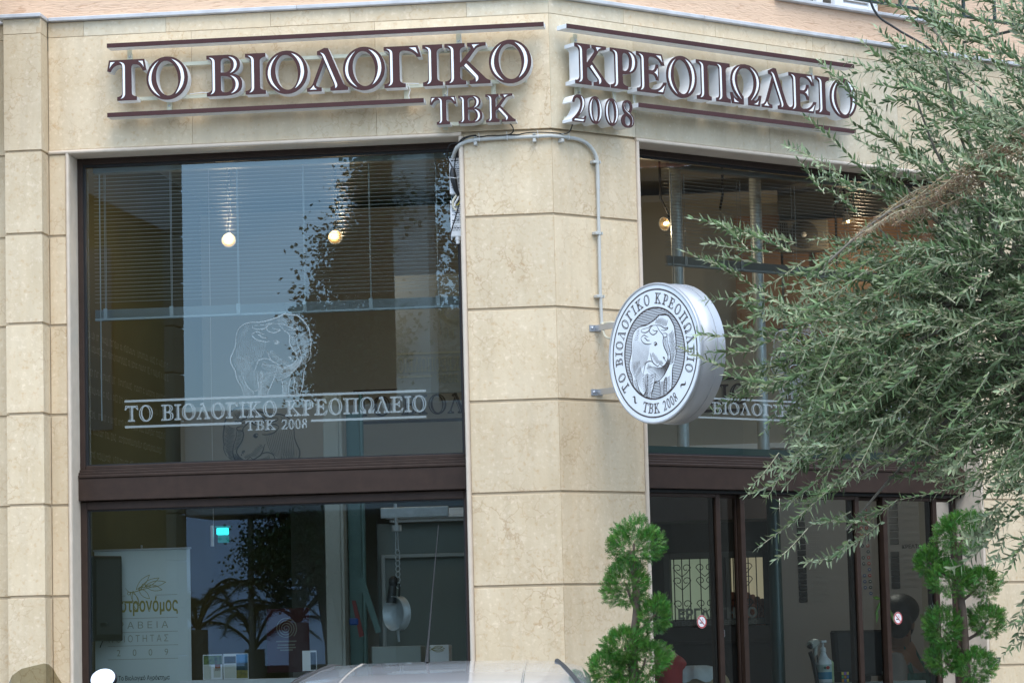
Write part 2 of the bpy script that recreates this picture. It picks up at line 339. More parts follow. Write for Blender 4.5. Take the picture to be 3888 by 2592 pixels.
# ------------------------------------------------------------------ lettering: hand drawn inline serif capitals (unit cap height)
ST = 'L{a},.8 Q{a},.9 '
G = {
 'I': (.5, 'M0,0 L.5,0 L.5,.09 Q.36,.1 .36,.2 L.36,.8 Q.36,.9 .5,.91 L.5,1 L0,1 L0,.91 Q.14,.9 .14,.8 L.14,.2 Q.14,.1 0,.09 Z', [('s', .16)]),
 'T': (1, 'M.25,0 L.75,0 L.75,.09 Q.62,.1 .62,.2 L.62,.8 Q.62,.88 .68,.88 Q.84,.88 .91,.71 L1,.73 L.95,1 L.05,1 L0,.73 L.09,.71 Q.16,.88 .32,.88 Q.38,.88 .38,.8 L.38,.2 Q.38,.1 .25,.09 Z', [('s', .40), 'M.09,.95 L.2,.95 Q.11,.9 .065,.8 Z', 'M.91,.95 L.935,.8 Q.89,.9 .8,.95 Z']),
 'B': (.9, 'M0,0 L.5,0 Q.9,.02 .9,.27 Q.9,.5 .66,.53 Q.85,.6 .85,.77 Q.84,.98 .55,1 L0,1 L0,.91 Q.13,.9 .13,.8 L.13,.2 Q.13,.1 0,.09 Z M.36,.57 L.36,.83 Q.37,.92 .48,.92 Q.62,.9 .62,.74 Q.61,.57 .45,.57 Z M.36,.49 L.47,.48 Q.66,.46 .66,.27 Q.65,.09 .48,.08 Q.37,.08 .36,.18 Z', [('s', .155), 'M.56,.95 Q.76,.92 .77,.76 Q.76,.6 .6,.55 Q.7,.63 .7,.76 Q.7,.88 .56,.95 Z', 'M.6,.49 Q.81,.44 .81,.26 Q.8,.1 .62,.05 Q.74,.14 .74,.27 Q.74,.4 .6,.49 Z']),
 'L': (1.0, 'M0,0 L.36,0 L.36,.09 Q.2,.1 .23,.19 L.43,.69 L.64,.19 Q.68,.1 .57,.09 L.57,0 L1,0 L1,.08 Q.9,.12 .87,.2 L.53,1.04 L.44,1.05 L.26,.97 L.26,.88 Q.36,.88 .39,.82 L.15,.2 Q.11,.1 0,.08 Z', ['M.34,.935 Q.42,.93 .46,.84 L.73,.17 Q.76,.09 .69,.055 Q.7,.11 .67,.19 L.41,.83 Q.39,.9 .34,.935 Z', 'M.07,.045 L.24,.045 Q.17,.09 .17,.15 Q.13,.08 .07,.045 Z']),
 'G': (.91, 'M0,0 L.52,0 L.52,.09 Q.38,.1 .38,.2 L.38,.8 Q.38,.9 .5,.89 Q.72,.88 .8,.72 L.91,.72 L.83,1 L0,1 L0,.91 Q.13,.9 .13,.8 L.13,.2 Q.13,.1 0,.09 Z', [('s', .155), 'M.62,.95 L.78,.95 L.83,.8 Q.74,.9 .62,.95 Z']),
 'K': (1.12, 'M0,0 L.52,0 L.52,.09 Q.38,.1 .38,.2 L.38,.42 L.44,.44 L.72,.17 Q.76,.1 .6,.09 L.6,0 L1.12,0 L1.12,.07 Q1.02,.1 .97,.17 L.56,.58 L.78,.86 Q.86,.91 1.02,.92 L1.02,1 L.56,1 L.56,.92 Q.68,.9 .63,.82 L.38,.53 L.38,.8 Q.38,.9 .5,.91 L.5,1 L0,1 L0,.91 Q.14,.9 .14,.8 L.14,.2 Q.14,.1 0,.09 Z', [('s', .165), 'M.53,.5 L.81,.19 Q.85,.09 .76,.05 Q.77,.1 .75,.16 L.48,.45 Z', 'M.68,.95 L.86,.95 Q.76,.93 .73,.86 Z']),
 'P': (.86, 'M0,0 L.54,0 L.54,.09 Q.38,.1 .38,.2 L.38,.38 L.5,.38 Q.86,.42 .86,.71 Q.85,.98 .5,1 L0,1 L0,.91 Q.13,.9 .13,.8 L.13,.2 Q.13,.1 0,.09 Z M.38,.47 L.38,.83 Q.39,.91 .47,.91 Q.61,.9 .61,.7 Q.6,.48 .45,.46 Z', [('s', .155), 'M.58,.94 Q.77,.9 .77,.7 Q.76,.5 .6,.45 Q.69,.55 .69,.7 Q.69,.86 .58,.94 Z']),
 'E': (.96, 'M0,0 L.85,0 L.96,.3 L.86,.3 Q.76,.1 .5,.09 Q.38,.09 .38,.18 L.38,.47 L.5,.47 Q.6,.46 .62,.33 L.7,.33 L.7,.73 L.62,.73 Q.6,.58 .5,.57 L.38,.57 L.38,.82 Q.38,.91 .5,.91 Q.72,.91 .8,.72 L.9,.72 L.82,1 L0,1 L0,.91 Q.13,.9 .13,.8 L.13,.2 Q.13,.1 0,.09 Z', [('s', .155), 'M.62,.95 L.77,.95 L.82,.8 Q.74,.9 .62,.95 Z', 'M.66,.05 L.81,.05 L.88,.22 Q.79,.11 .66,.05 Z', 'M.55,.52 Q.63,.5 .66,.42 L.66,.63 Q.63,.54 .55,.52 Z']),
 'p': (1.12, 'M0,0 L.48,0 L.48,.09 Q.37,.1 .37,.2 L.37,.82 Q.37,.9 .45,.9 L.68,.9 Q.75,.9 .75,.82 L.75,.2 Q.75,.1 .64,.09 L.64,0 L1.12,0 L1.12,.09 Q.98,.1 .98,.2 L.98,.8 Q.98,.9 1.12,.91 L1.12,1 L0,1 L0,.91 Q.14,.9 .14,.8 L.14,.2 Q.14,.1 0,.09 Z', [('s', .16), ('s', .77)]),
 'W': (1.08, 'M.07,0 L.46,0 L.46,.2 Q.25,.35 .25,.62 Q.27,.93 .54,.94 Q.81,.93 .83,.62 Q.83,.35 .62,.2 L.62,0 L1.01,0 L1.08,.28 L1.0,.28 Q.95,.15 .85,.14 L.8,.14 Q1.05,.35 1.05,.6 Q1.03,1.03 .54,1.04 Q.05,1.03 .03,.6 Q.03,.35 .28,.14 L.23,.14 Q.13,.15 .08,.28 L0,.28 Z', ['M.33,.96 Q.09,.84 .08,.6 Q.09,.35 .38,.13 Q.17,.37 .15,.6 Q.15,.8 .33,.96 Z', 'M.7,.97 Q.98,.85 .99,.6 Q.98,.35 .7,.13 Q.91,.35 .92,.6 Q.92,.82 .7,.97 Z', 'M.13,.04 L.28,.04 Q.15,.08 .12,.14 Z', 'M.93,.04 L.96,.14 Q.93,.08 .8,.04 Z']),
 '2': (.65, 'M0,0 L.56,0 L.65,.25 L.58,.25 Q.55,.15 .45,.15 L.22,.15 Q.6,.45 .6,.72 Q.58,1.0 .3,1.0 Q.08,1 .02,.72 L.1,.7 Q.15,.88 .26,.88 Q.4,.87 .4,.68 Q.38,.4 0,.1 Z', ['M.4,.94 Q.54,.88 .54,.7 Q.52,.5 .34,.3 Q.46,.5 .47,.7 Q.47,.85 .4,.94 Z', 'M.07,.04 L.47,.04 L.52,.1 L.12,.1 Z']),
 '8': (.6, 'M.3,1.01 Q.52,1 .53,.77 Q.53,.62 .42,.54 Q.6,.44 .6,.26 Q.58,-.01 .3,-.01 Q.02,0 0,.25 Q0,.42 .18,.5 Q.07,.6 .07,.76 Q.09,1 .3,1.01 Z M.3,.93 Q.2,.92 .2,.78 Q.2,.66 .34,.6 Q.42,.66 .42,.78 Q.41,.92 .3,.93 Z M.29,.07 Q.42,.08 .43,.22 Q.43,.34 .25,.43 Q.16,.36 .16,.24 Q.17,.08 .29,.07 Z', ['M.14,.88 Q.09,.7 .28,.58 Q.5,.46 .52,.28 Q.52,.14 .48,.1 Q.59,.3 .45,.45 Q.3,.54 .2,.62 Q.11,.72 .14,.88 Z']),
}
def epath(cx, cy, rx, ry, rot=0, n=40):
    out = []
    for i in range(n):
        a = 2*math.pi*i/n; x, y = rx*math.cos(a), ry*math.sin(a); out.append((cx+x*math.cos(rot)-y*math.sin(rot), cy+x*math.sin(rot)+y*math.cos(rot)))
    return out
def flat(path, n=6):
    cs = []; cur = None
    for tok in path.replace('M', '|M').replace('L', '|L').replace('Q', '|Q').replace('Z', '|Z').split('|'):
        tok = tok.strip()
        if not tok: continue
        k = tok[0]; nums = [tuple(float(a) for a in p.split(',')) for p in tok[1:].split()]
        if k == 'M': cur = [nums[0]]; cs.append(cur)
        elif k == 'L': cur.append(nums[0])
        elif k == 'Q':
            p0 = cur[-1]; p1, p2 = nums
            for i in range(1, n+1):
                t = i/n; cur.append(tuple((1-t)**2*a+2*t*(1-t)*b+t*t*c for a, b, c in zip(p0, p1, p2)))
    return cs
def stem(x):  # inline stripe following a stem and its brackets
    return flat(f'M{x-.09},.945 Q{x+.055},.94 {x+.055},.82 L{x+.055},.18 Q{x+.055},.06 {x-.06},.045 Q{x},.08 {x},.18 L{x},.82 Q{x},.91 {x-.09},.945 Z')[0]
def glyph(ch):
    if ch in 'O0':
        w = 1.0 if ch == 'O' else .62
        if ch == 'O':
            out = [epath(.5, .5, .5, .53, 0, 56), epath(.5, .5, .265, .43, .12, 48)]
            ins = [flat('M.3,.93 Q.05,.75 .055,.46 Q.08,.2 .34,.05 Q.13,.25 .12,.47 Q.11,.74 .3,.93 Z')[0], flat('M.62,.96 Q.91,.86 .915,.5 Q.9,.24 .7,.1 Q.83,.3 .84,.5 Q.84,.78 .62,.96 Z')[0]]
        else:
            out = [epath(.31, .5, .31, .51, 0, 40), epath(.31, .5, .125, .4, .04, 32)]
            ins = [flat('M.2,.9 Q.03,.75 .04,.5 Q.04,.22 .2,.08 Q.1,.25 .1,.5 Q.1,.78 .2,.9 Z')[0], flat('M.42,.92 Q.57,.78 .575,.5 Q.57,.22 .42,.1 Q.51,.25 .515,.5 Q.51,.78 .42,.92 Z')[0]]
        return w, out, ins
    w, p, ins = G[ch]; res = []
    for i in ins: res.append(stem(i[1]) if isinstance(i, tuple) else flat(i)[0])
    return w, flat(p), res
GREEK = {'Τ': 'T', 'Ο': 'O', 'Β': 'B', 'Ι': 'I', 'Λ': 'L', 'Γ': 'G', 'Κ': 'K', 'Ρ': 'P', 'Ε': 'E', 'Π': 'p', 'Ω': 'W'}
def curve_mesh(contours, ext=0.0):
    """filled (even-odd) outline -> verts, faces in (x, y, z)"""
    cu = bpy.data.curves.new('tmp', 'CURVE'); cu.dimensions = '2D'; cu.fill_mode = 'BOTH' if ext else 'FRONT'; cu.extrude = ext/2
    for c in contours:
        sp = cu.splines.new('POLY'); sp.points.add(len(c)-1)
        for i, p in enumerate(c): sp.points[i].co = (p[0], p[1], 0, 1)
        sp.use_cyclic_u = True
    ob = bpy.data.objects.new('tmp', cu); me = bpy.data.meshes.new_from_object(ob)
    vs = [tuple(v.co) for v in me.vertices]; fs = [tuple(p.vertices) for p in me.polygons]
    bpy.data.objects.remove(ob); bpy.data.curves.remove(cu); bpy.data.meshes.remove(me)
    return vs, fs
_GC = {}
def gmesh(ch, mode, ext=0.0):
    k = (ch, mode, ext)
    if k not in _GC:
        w, out, ins = glyph(ch)
        cs = out if mode == 'out' else ins if mode == 'in' else out+ins
        _GC[k] = (w, *curve_mesh(cs, ext))
    return _GC[k]
def serif_line(text, h, gap=.06, space=.55, mode='both'):
    """small flat text, returns (verts2d, faces, width)"""
    x = 0; V = []; F = []
    for ch in text:
        if ch == ' ': x += space*h; continue
        w, vs, fs = gmesh(GREEK.get(ch, ch), mode); k = len(V)
        V += [(x+a*h, b*h) for a, b, c in vs]; F += [tuple(i+k for i in f) for f in fs]; x += (w+gap)*h
    return V, F, x-gap*h
def sans(text, size, bold=0.0):
    cu = bpy.data.curves.new('tmp', 'FONT'); cu.body = text; cu.size = size; cu.offset = bold; cu.resolution_u = 3
    ob = bpy.data.objects.new('tmp', cu); me = bpy.data.meshes.new_from_object(ob)
    vs = [(v.co.x, v.co.y) for v in me.vertices]; fs = [tuple(p.vertices) for p in me.polygons]
    bpy.data.objects.remove(ob); bpy.data.curves.remove(cu); bpy.data.meshes.remove(me); return vs, fs
def put2d(mb, vs, fs, fn): mb.add([fn(x, y) for x, y in vs], fs); return mb
def cr(pts, n=6):
    P = [pts[0]]+list(pts)+[pts[-1]]; out = []
    for i in range(1, len(P)-2):
        p0, p1, p2, p3 = P[i-1:i+3]
        for j in range(n):
            t = j/n; out.append(tuple(.5*((2*b)+(-a+c)*t+(2*a-5*b+4*c-d)*t*t+(-a+3*b-3*c+d)*t**3) for a, b, c, d in zip(p0, p1, p2, p3)))
    out.append(tuple(pts[-1])); return out
def ribbon(pts, w, taper=True):
    n = len(pts); V = []; F = []
    for i, p in enumerate(pts):
        a = pts[max(i-1, 0)]; b = pts[min(i+1, n-1)]; dx, dy = b[0]-a[0], b[1]-a[1]; l = math.hypot(dx, dy) or 1
        t = i/(n-1); ww = w*(.35+.65*math.sin(math.pi*min(max(t, .02), .98))) if taper else w
        V += [(p[0]-dy/l*ww/2, p[1]+dx/l*ww/2), (p[0]+dy/l*ww/2, p[1]-dx/l*ww/2)]
    for i in range(n-1): F.append((2*i, 2*i+2, 2*i+3, 2*i+1))
    return V, F
def samp(pts, t):
    L = [0]
    for i in range(len(pts)-1): L.append(L[-1]+math.dist(pts[i], pts[i+1]))
    d = t*L[-1]
    for i in range(len(pts)-1):
        if d <= L[i+1] or i == len(pts)-2:
            k = (d-L[i])/max(L[i+1]-L[i], 1e-6); return tuple(a+(b-a)*k for a, b in zip(pts[i], pts[i+1]))

# the grazing ox, as engraving strokes (units: 0..1000, y up)
def ox_strokes():
    S = []; o = lambda p, w=7: S.append((cr(p, 5), w))
    back = [(380, 360), (420, 290), (500, 240), (600, 212), (750, 205), (870, 180), (1000, 140), (1080, 105), (1140, 78), (1200, 85), (1330, 95), (1410, 140), (1480, 220), (1530, 300), (1545, 400), (1562, 520), (1550, 620), (1555, 700), (1510, 800)]
    left = [(380, 360), (358, 450), (352, 560), (320, 650), (275, 740), (268, 810), (290, 880), (330, 940), (350, 1010), (370, 1100), (430, 1190), (460, 1270), (470, 1340)]
    o(back, 11); o(left, 9)
    o([(625, 270), (640, 300), (740, 318), (820, 305), (850, 290), (900, 245), (970, 222)], 8); o([(625, 270), (680, 258), (800, 250), (900, 240)], 6)
    o([(850, 240), (845, 290), (880, 340), (950, 368), (1020, 355), (1070, 320), (1000, 315), (940, 290)], 8); o([(850, 240), (900, 225), (970, 225)], 7)
    o([(970, 225), (1050, 230), (1150, 245), (1220, 275), (1290, 300), (1350, 290), (1340, 315), (1250, 328), (1170, 310)], 8)
    o([(1050, 235), (1110, 300), (1150, 340), (1215, 390), (1225, 440), (1215, 500), (1240, 580), (1290, 650), (1330, 710), (1335, 760), (1300, 810), (1250, 850), (1190, 872), (1140, 850), (1110, 825)], 9)
    o([(1110, 825), (1060, 860), (1000, 840), (930, 800), (890, 740), (870, 680), (850, 640)], 8)
    o([(610, 395), (660, 365), (710, 355), (770, 380), (820, 388)], 7); o([(610, 395), (640, 440), (700, 480), (780, 500), (850, 505), (905, 498)], 8); o([(700, 400), (740, 405), (780, 440), (860, 450)], 9)
    o([(1220, 370), (1290, 375), (1330, 395), (1310, 430), (1260, 430), (1225, 440)], 7)
    o([(960, 505), (1000, 487), (1040, 503), (1055, 535)], 7); o([(975, 520), (1000, 535), (1030, 520), (1000, 510)], 14)
    o([(1195, 745), (1215, 738), (1235, 755), (1220, 775)], 14); o([(1255, 775), (1260, 805)], 7)
    o([(1330, 430), (1340, 520), (1370, 600), (1395, 680), (1400, 760), (1370, 850), (1300, 930), (1200, 1020), (1080, 1080), (950, 1110)], 9)
    o([(640, 980), (680, 880), (720, 800), (790, 770), (860, 770), (920, 790), (1000, 840)], 7)
    for p in ([(440, 1000), (520, 1180), (560, 1230), (620, 1275), (630, 1340)], [(700, 1240), (640, 1275)], [(705, 960), (700, 1100), (712, 1200), (705, 1340)], [(990, 970), (950, 1090), (900, 1200), (860, 1270), (850, 1335)],
              [(1080, 1080), (1100, 1180), (1098, 1330)], [(1270, 1040), (1220, 1090), (1195, 1200), (1180, 1325)], [(1270, 1040), (1285, 1110), (1270, 1200), (1290, 1310)], [(1470, 870), (1440, 960), (1430, 1080), (1410, 1200), (1370, 1310)]): o(p, 8)
    def fam(A, B, n, w=5):
        for i in range(n):
            t = (i+.5)/n; m = max(len(A), 5)
            S.append((cr([tuple((1-t)*a+t*b for a, b in zip(samp(A, k/(m-1)), samp(B, k/(m-1)))) for k in range(m)], 3), w))
    def lad(P, Q, n, sag, w=5, lo=0.0, hi=1.0, rn=random.Random(3)):
        for i in range(n):
            t = (i+.5)/n; a = samp(P, t); b = samp(Q, t); l = rn.uniform(lo, lo+.12); h = rn.uniform(hi-.25, hi)
            a, b = tuple(x+(y-x)*l for x, y in zip(a, b)), tuple(x+(y-x)*h for x, y in zip(a, b))
            S.append((cr([a, ((a[0]+b[0])/2, (a[1]+b[1])/2+sag), b], 4), w))
    fam([(410, 400), (372, 560), (355, 700), (370, 860), (440, 1000)], [(850, 520), (835, 600), (805, 690), (770, 750), (710, 800)], 15)
    fam([(300, 740), (330, 900), (430, 1010), (530, 1130), (600, 1190)], [(560, 700), (600, 880), (660, 980), (690, 965), (705, 960)], 9)
    lad([(370, 1030), (400, 1110), (450, 1200), (470, 1330)], [(440, 1010), (500, 1110), (570, 1230), (625, 1330)], 18, 6)
    lad([(620, 1020), (620, 1220)], [(700, 960), (700, 1200)], 8, 18)
    lad([(710, 960), (710, 1330)], [(985, 960), (940, 1090), (860, 1320)], 20, 18)
    lad([(720, 960), (715, 1200), (712, 1330)], [(800, 960), (790, 1150), (770, 1330)], 26, -8, 6)
    lad([(1100, 1100), (1100, 1320)], [(1230, 1090), (1180, 1320)], 15, 8, 5, 0, .95)
    lad([(1280, 1050), (1275, 1180), (1290, 1300)], [(1400, 1020), (1390, 1150), (1360, 1300)], 13, 8)
    lad([(1340, 400), (1400, 700), (1370, 860)], [(1520, 320), (1555, 520), (1555, 700), (1490, 830)], 26, 14, 6)
    lad([(1225, 440), (1240, 560), (1330, 720)], [(1320, 420), (1350, 560), (1390, 720)], 15, -5, 6)
    fam([(720, 860), (900, 850), (1100, 885), (1250, 865), (1370, 760)], [(960, 1090), (1080, 1060), (1200, 1010), (1300, 930), (1385, 830)], 11, 6)
    lad([(880, 690), (1000, 820), (1180, 850)], [(930, 620), (1060, 720), (1230, 820)], 19, 0, 5)
    lad([(1000, 205), (1150, 240), (1300, 290)], [(1060, 120), (1230, 110), (1380, 170)], 14, 4, 6)
    lad([(790, 790), (900, 850)], [(750, 900), (860, 870)], 6, 0, 5)
    lad([(420, 400), (500, 260)], [(560, 420), (590, 225)], 6, 20, 5)
    return S
OX = ox_strokes()
OXSIL = [(380, 360), (420, 290), (500, 240), (600, 212), (750, 205), (870, 180), (1000, 140), (1080, 105), (1140, 78), (1330, 95), (1410, 140), (1480, 220), (1530, 300), (1545, 400), (1562, 520), (1550, 700), (1510, 800), (1470, 870), (1440, 960), (1430, 1080), (1410, 1200), (1370, 1310), (1290, 1310), (1270, 1200), (1285, 1110), (1270, 1040), (1220, 1090), (1195, 1200), (1180, 1325), (1098, 1330), (1100, 1180), (1080, 1080), (950, 1090), (900, 1200), (860, 1270), (850, 1335), (705, 1340), (712, 1200), (640, 1275), (630, 1340), (470, 1340), (430, 1190), (370, 1100), (350, 1010), (330, 940), (290, 880), (268, 810), (275, 740), (320, 650), (352, 560), (358, 450)]
def ox_mesh(mb, fn, wk=1.0):
    for pts, w in OX:
        V, F = ribbon(pts, w*wk*(1.35 if w >= 7 else .8)); put2d(mb, V, F, fn)
# affine from the drawing's pixels to units: undo the shop front's slope, height of drawing -> 1
def oxfit(x0, z0, h, flip=1, shear=.045):   # bottom left corner of the drawing in (u, z)
    k = h/1260.0
    return lambda x, y: (x0+flip*(x-268)*k, z0+(1340-y-(x-268)*shear)*k)
# ================================================================== ground
def ground(name, mat, pts, z0, z1):
    mb = MB(); n = len(pts); mb.add([(x, y, z0) for x, y in pts]+[(x, y, z1) for x, y in pts], [tuple(range(n))[::-1], tuple(range(n, 2*n))]+[(i, (i+1) % n, (i+1) % n+n, i+n) for i in range(n)])
    o = part(name, mb, mat); o['kind'] = 'structure'; return o
mb = MB().poly([(-90, -110, -.13), (90, -110, -.13), (90, 60, -.13), (-90, 60, -.13)]); g = part('ground', mb, asphalt); g['kind'] = 'structure'
dL = Vector((-math.sin(aL), math.cos(aL))); nL = Vector((-math.cos(aL), -math.sin(aL))); dR = Vector((math.sin(aR), math.cos(aR))); nR = Vector((math.cos(aR), -math.sin(aR)))
def offc(d):   # corner of a line offset d outside both walls
    k = d/(1+nL.dot(nR)); return (nL+nR)*k
pv = [dL*12, Vector((0, 0)), dR*12, dR*12+nR*2.6, offc(2.6), dL*12+nL*2.6]
ground('pavement', paving, [tuple(p) for p in pv], -.12, -.004)
kb = MB()
for A, B in ((dL*12+nL*2.6, offc(2.6)), (offc(2.6), dR*12+nR*2.6)):
    n_ = 16
    for i in range(n_):
        p = A+(B-A)*(i/n_); q = A+(B-A)*((i+.985)/n_); t = (q-p).normalized(); nn = Vector((t.y, -t.x)); p2, q2 = p+nn*.15, q+nn*.15
        kb.add([(p.x, p.y, -.13), (q.x, q.y, -.13), (q2.x, q2.y, -.13), (p2.x, p2.y, -.13), (p.x, p.y, .0), (q.x, q.y, .0), (q2.x, q2.y, .0), (p2.x, p2.y, .0)], [(3, 2, 1, 0), (4, 5, 6, 7), (0, 1, 5, 4), (1, 2, 6, 5), (2, 3, 7, 6), (3, 0, 4, 7)])
k_ = part('kerb', kb, kerb_m); k_['kind'] = 'structure'

# ================================================================== the corner building
B = thing('corner_building', 'limestone clad corner shop building with large dark framed windows and peach stucco above', 'building')
_slab = {}
def slab(fr, u0, u1, z0, z1, v0=0.0, v1=.03, mat=stone, name='stone_slab', bev=.0015):
    k = (round(u1-u0, 3), round(z1-z0, 3), round(v1-v0, 3), mat.name, bev)
    c = ((u0+u1)/2, (v0+v1)/2, (z0+z1)/2)
    if k not in _slab:
        m = MB(); h = ((u1-u0)/2, (v1-v0)/2, (z1-z0)/2); m.box(tuple(-a for a in h), h, bev); _slab[k] = mesh_of('slab', m, (0, 0, 0), [mat])
    o = bpy.data.objects.new(name, _slab[k]); C.objects.link(o); BASE[o] = c
    o.parent = B; w = fr @ T(c); o.matrix_basis = w; WM[o] = w; return o
G_ = .0018
# column at the corner: recessed joints show a lighter strip below each shadow line
ROWS = [4.331, 3.895, 3.399, 2.909, 2.422, 1.934, 1.446, .958, .47, 0.0]
for i in range(len(ROWS)-1):
    t = ROWS[i]-(.016 if i else 0)
    slab(FL, -.473, -G_, ROWS[i+1], t); slab(FR, G_, .584, ROWS[i+1], t)
core = MB().box((-.49, .009, 0), (0, .30, 4.34)); part('wall_core', core, core_m, FL, parent=B)
core = MB().box((0, .009, 0), (.60, .30, 4.34)); part('wall_core', core, core_m, FR, parent=B)
# strip left of the window, pilaster beyond it
RS = [4.323, 3.887, 3.402, 2.918, 2.431, 1.945, 1.458, .97, .48, 0.0]
for i in range(len(RS)-1):
    t = RS[i]-(.016 if i else 0)
    slab(FL, -2.745, -2.656, RS[i+1], t); slab(FL, -2.952, -2.748, RS[i+1], t, -.138, -.002); slab(FL, -3.9, -2.955, RS[i+1], t)
part('wall_core', MB().box((-2.94, -.128, 0), (-2.757, .0, 4.9)).box((-3.9, .009, 0), (-2.645, .3, 4.9)), core_m, FL, parent=B)
# fascia courses
for us, z0, z1, fr in (([-2.745, -2.547, -2.088, -1.51, -1.074, -.441, -G_], 4.972, 5.054, FL), ([-2.745, -1.949, -.941, -G_], 4.350, 4.970, FL),
                       ([G_, .528, 1.20, 1.95, 2.75, 3.6, 4.6, 6.5], 4.972, 5.054, FR), ([G_, .591, 1.588, 2.623, 3.65, 4.8, 6.5], 4.350, 4.970, FR)):
    for a, b in zip(us, us[1:]):
        slab(fr, a, b-G_*.6 if b != us[-1] else b, z0, z1, 0, .03, stone if random.Random(str(a)).random() < .7 else stoneG)
for z0, z1 in ((4.972, 5.054), (4.335, 4.970)): slab(FL, -2.955, -2.748, z0, z1, -.14, -.002); slab(FL, -3.9, -2.957, z0, z1)
part('wall_core', MB().box((-2.745, .02, 4.33), (0, .32, 5.06)), core_m, FL, parent=B); part('wall_core', MB().box((0, .02, 4.33), (6.5, .32, 5.06)), core_m, FR, parent=B)
# marble ledge, jogging round the pilaster
def ledge(fr, u0, u1, v0, name='ledge_stone'):
    n = max(1, round((u1-u0)/1.1)); w = (u1-u0)/n
    for i in range(n): slab(fr, u0+i*w, u0+(i+1)*w-.0015, 5.056, 5.077, v0, .1, marble, name, .003)
ledge(FL, -2.735, .012, -.033); ledge(FR, .014, 6.5, -.033); ledge(FL, -2.985, -2.737, -.172); ledge(FL, -3.9, -2.987, -.033)
part('stucco_wall', MB().box((-3.9, .004, 5.078), (0.01, .3, 7.5)), stucco, FL, parent=B)
# stucco with the opening of the upper window on the right front
part('stucco_wall', MB().box((0, .004, 5.078), (6.5, .3, 5.236)).box((0, .004, 5.2362), (1.72, .3, 7.5)).box((2.72, .004, 5.2362), (6.5, .3, 7.5)), stucco, FR, parent=B)
part('window_sill', MB().box((1.66, -.035, 5.237), (3.1, .16, 5.256), .003), marble, FR, parent=B)
uw = part('upper_window', MB().box((1.72, .12, 5.258), (1.76, .17, 7.2)).box((2.10, .11, 5.258), (2.15, .17, 7.2)).box((1.76, .12, 5.258), (2.1, .17, 5.29)), louvre, FR, parent=B)
part('pane', MB().box((1.76, .14, 5.29), (2.10, .146, 7.2)), pbr('dark_glass', (.02, .025, .03), .08, spec=.8), FR, parent=uw)
part('interior_wall', MB().box((1.65, .31, 5.2), (2.8, .36, 7.5)), wall_in, FR, parent=B)
sh = part('shutter', MB().box((2.18, .04, 5.262), (2.25, .075, 7.2), .002).box((2.46, .04, 5.262), (2.53, .075, 7.2), .002).box((2.25, .04, 5.262), (2.46, .075, 5.283), .002), louvre, FR, parent=B)
for i in range(30): part('slat', MB().add([(2.25, .045, 5.286+i*.034), (2.46, .045, 5.286+i*.034), (2.46, .07, 5.316+i*.034), (2.25, .07, 5.316+i*.034), (2.25, .051, 5.283+i*.034), (2.46, .051, 5.283+i*.034), (2.46, .076, 5.313+i*.034), (2.25, .076, 5.313+i*.034)], [(0, 1, 2, 3), (4, 7, 6, 5), (0, 4, 5, 1), (3, 2, 6, 7)]), louvre, FR, parent=sh)
# beads, lintels and jambs round the openings
def beadline(fr, pts, r=.0115): part('bead', MB().tube(pts, r, 10), bead, fr, parent=B)
part('lintel_stone', MB().box((-2.745, .001, 4.326), (-.485, .26, 4.3485), .001), bead, FL, parent=B); beadline(FL, [(-2.745, -.002, 4.337), (-.484, -.002, 4.337)])
part('lintel_stone', MB().box((.596, .001, 4.326), (3.22, .26, 4.3485), .001), bead, FR, parent=B); beadline(FR, [(.584, -.002, 4.337), (3.22, -.002, 4.337)])
part('jamb_stone', MB().box((-2.655, .002, 0), (-2.634, .28, 4.325), .001), bead, FL, parent=B); beadline(FL, [(-2.645, 0, 0), (-2.645, 0, 4.33)], .0105)
part('jamb_stone', MB().box((-.501, .002, 0), (-.474, .28, 4.325), .001), bead, FL, parent=B); beadline(FL, [(-.487, -.001, 0), (-.487, -.001, 4.326)], .0125)
part('jamb_stone', MB().box((.585, .002, 0), (.609, .28, 4.325), .001), bead, FR, parent=B); beadline(FR, [(.597, 0, 0), (.597, 0, 4.327)], .012)
part('jamb_stone', MB().box((3.20, .002, 0), (3.22, .28, 4.325), .001), bead, FR, parent=B)
for i in range(len(ROWS)-1):
    t = ROWS[i]-(.016 if i else 0); slab(FR, 3.222, 4.4, ROWS[i+1], t, 0, .03, stone); slab(FR, 4.402, 5.6, ROWS[i+1], t, 0, .03, stone)
part('wall_core', MB().box((3.215, .009, 0), (6.5, .3, 4.34)), core_m, FR, parent=B)

# ---- window and door frames
def rect(mb, u0, u1, z0, z1, w, v0, v1, wt=None, wb=None, c=.003):
    wt = wt or w; wb = wb or w
    mb.box((u0, v0, z0), (u0+w, v1, z1), c).box((u1-w, v0, z0), (u1, v1, z1), c).box((u0+w, v0, z1-wt), (u1-w, v1, z1), c).box((u0+w, v0, z0), (u1-w, v1, z0+wb), c); return mb
def panes(fr, parent, u0, u1, z0, z1, v, mat):
    m = MB().add([(u0, v, z0), (u1, v, z0), (u1, v, z1), (u0, v, z1)], [(0, 1, 2, 3)]); return part('pane', m, mat, fr, parent=parent)
wf = part('window_frame', rect(MB(), -2.634, -.501, 2.622, 4.326, .030, .165, .235, .034, .02), brown, FL, parent=B)
part('glazing_bead', rect(MB(), -2.604, -.531, 2.642, 4.292, .010, .178, .206, .014, .008, 0), brownd, FL, parent=wf)
panes(FL, wf, -2.6, -.535, 2.645, 4.285, .2, glassL)
part('transom_panel', MB().box((-2.634, .13, 2.592), (-.501, .24, 2.606), .003).box((-2.634, .118, 2.574), (-.501, .24, 2.592), .004).box((-2.634, .15, 2.606), (-.501, .24, 2.622), .003).box((-2.634, .125, 2.452), (-.501, .24, 2.5735), .003), brown, FL, parent=B)
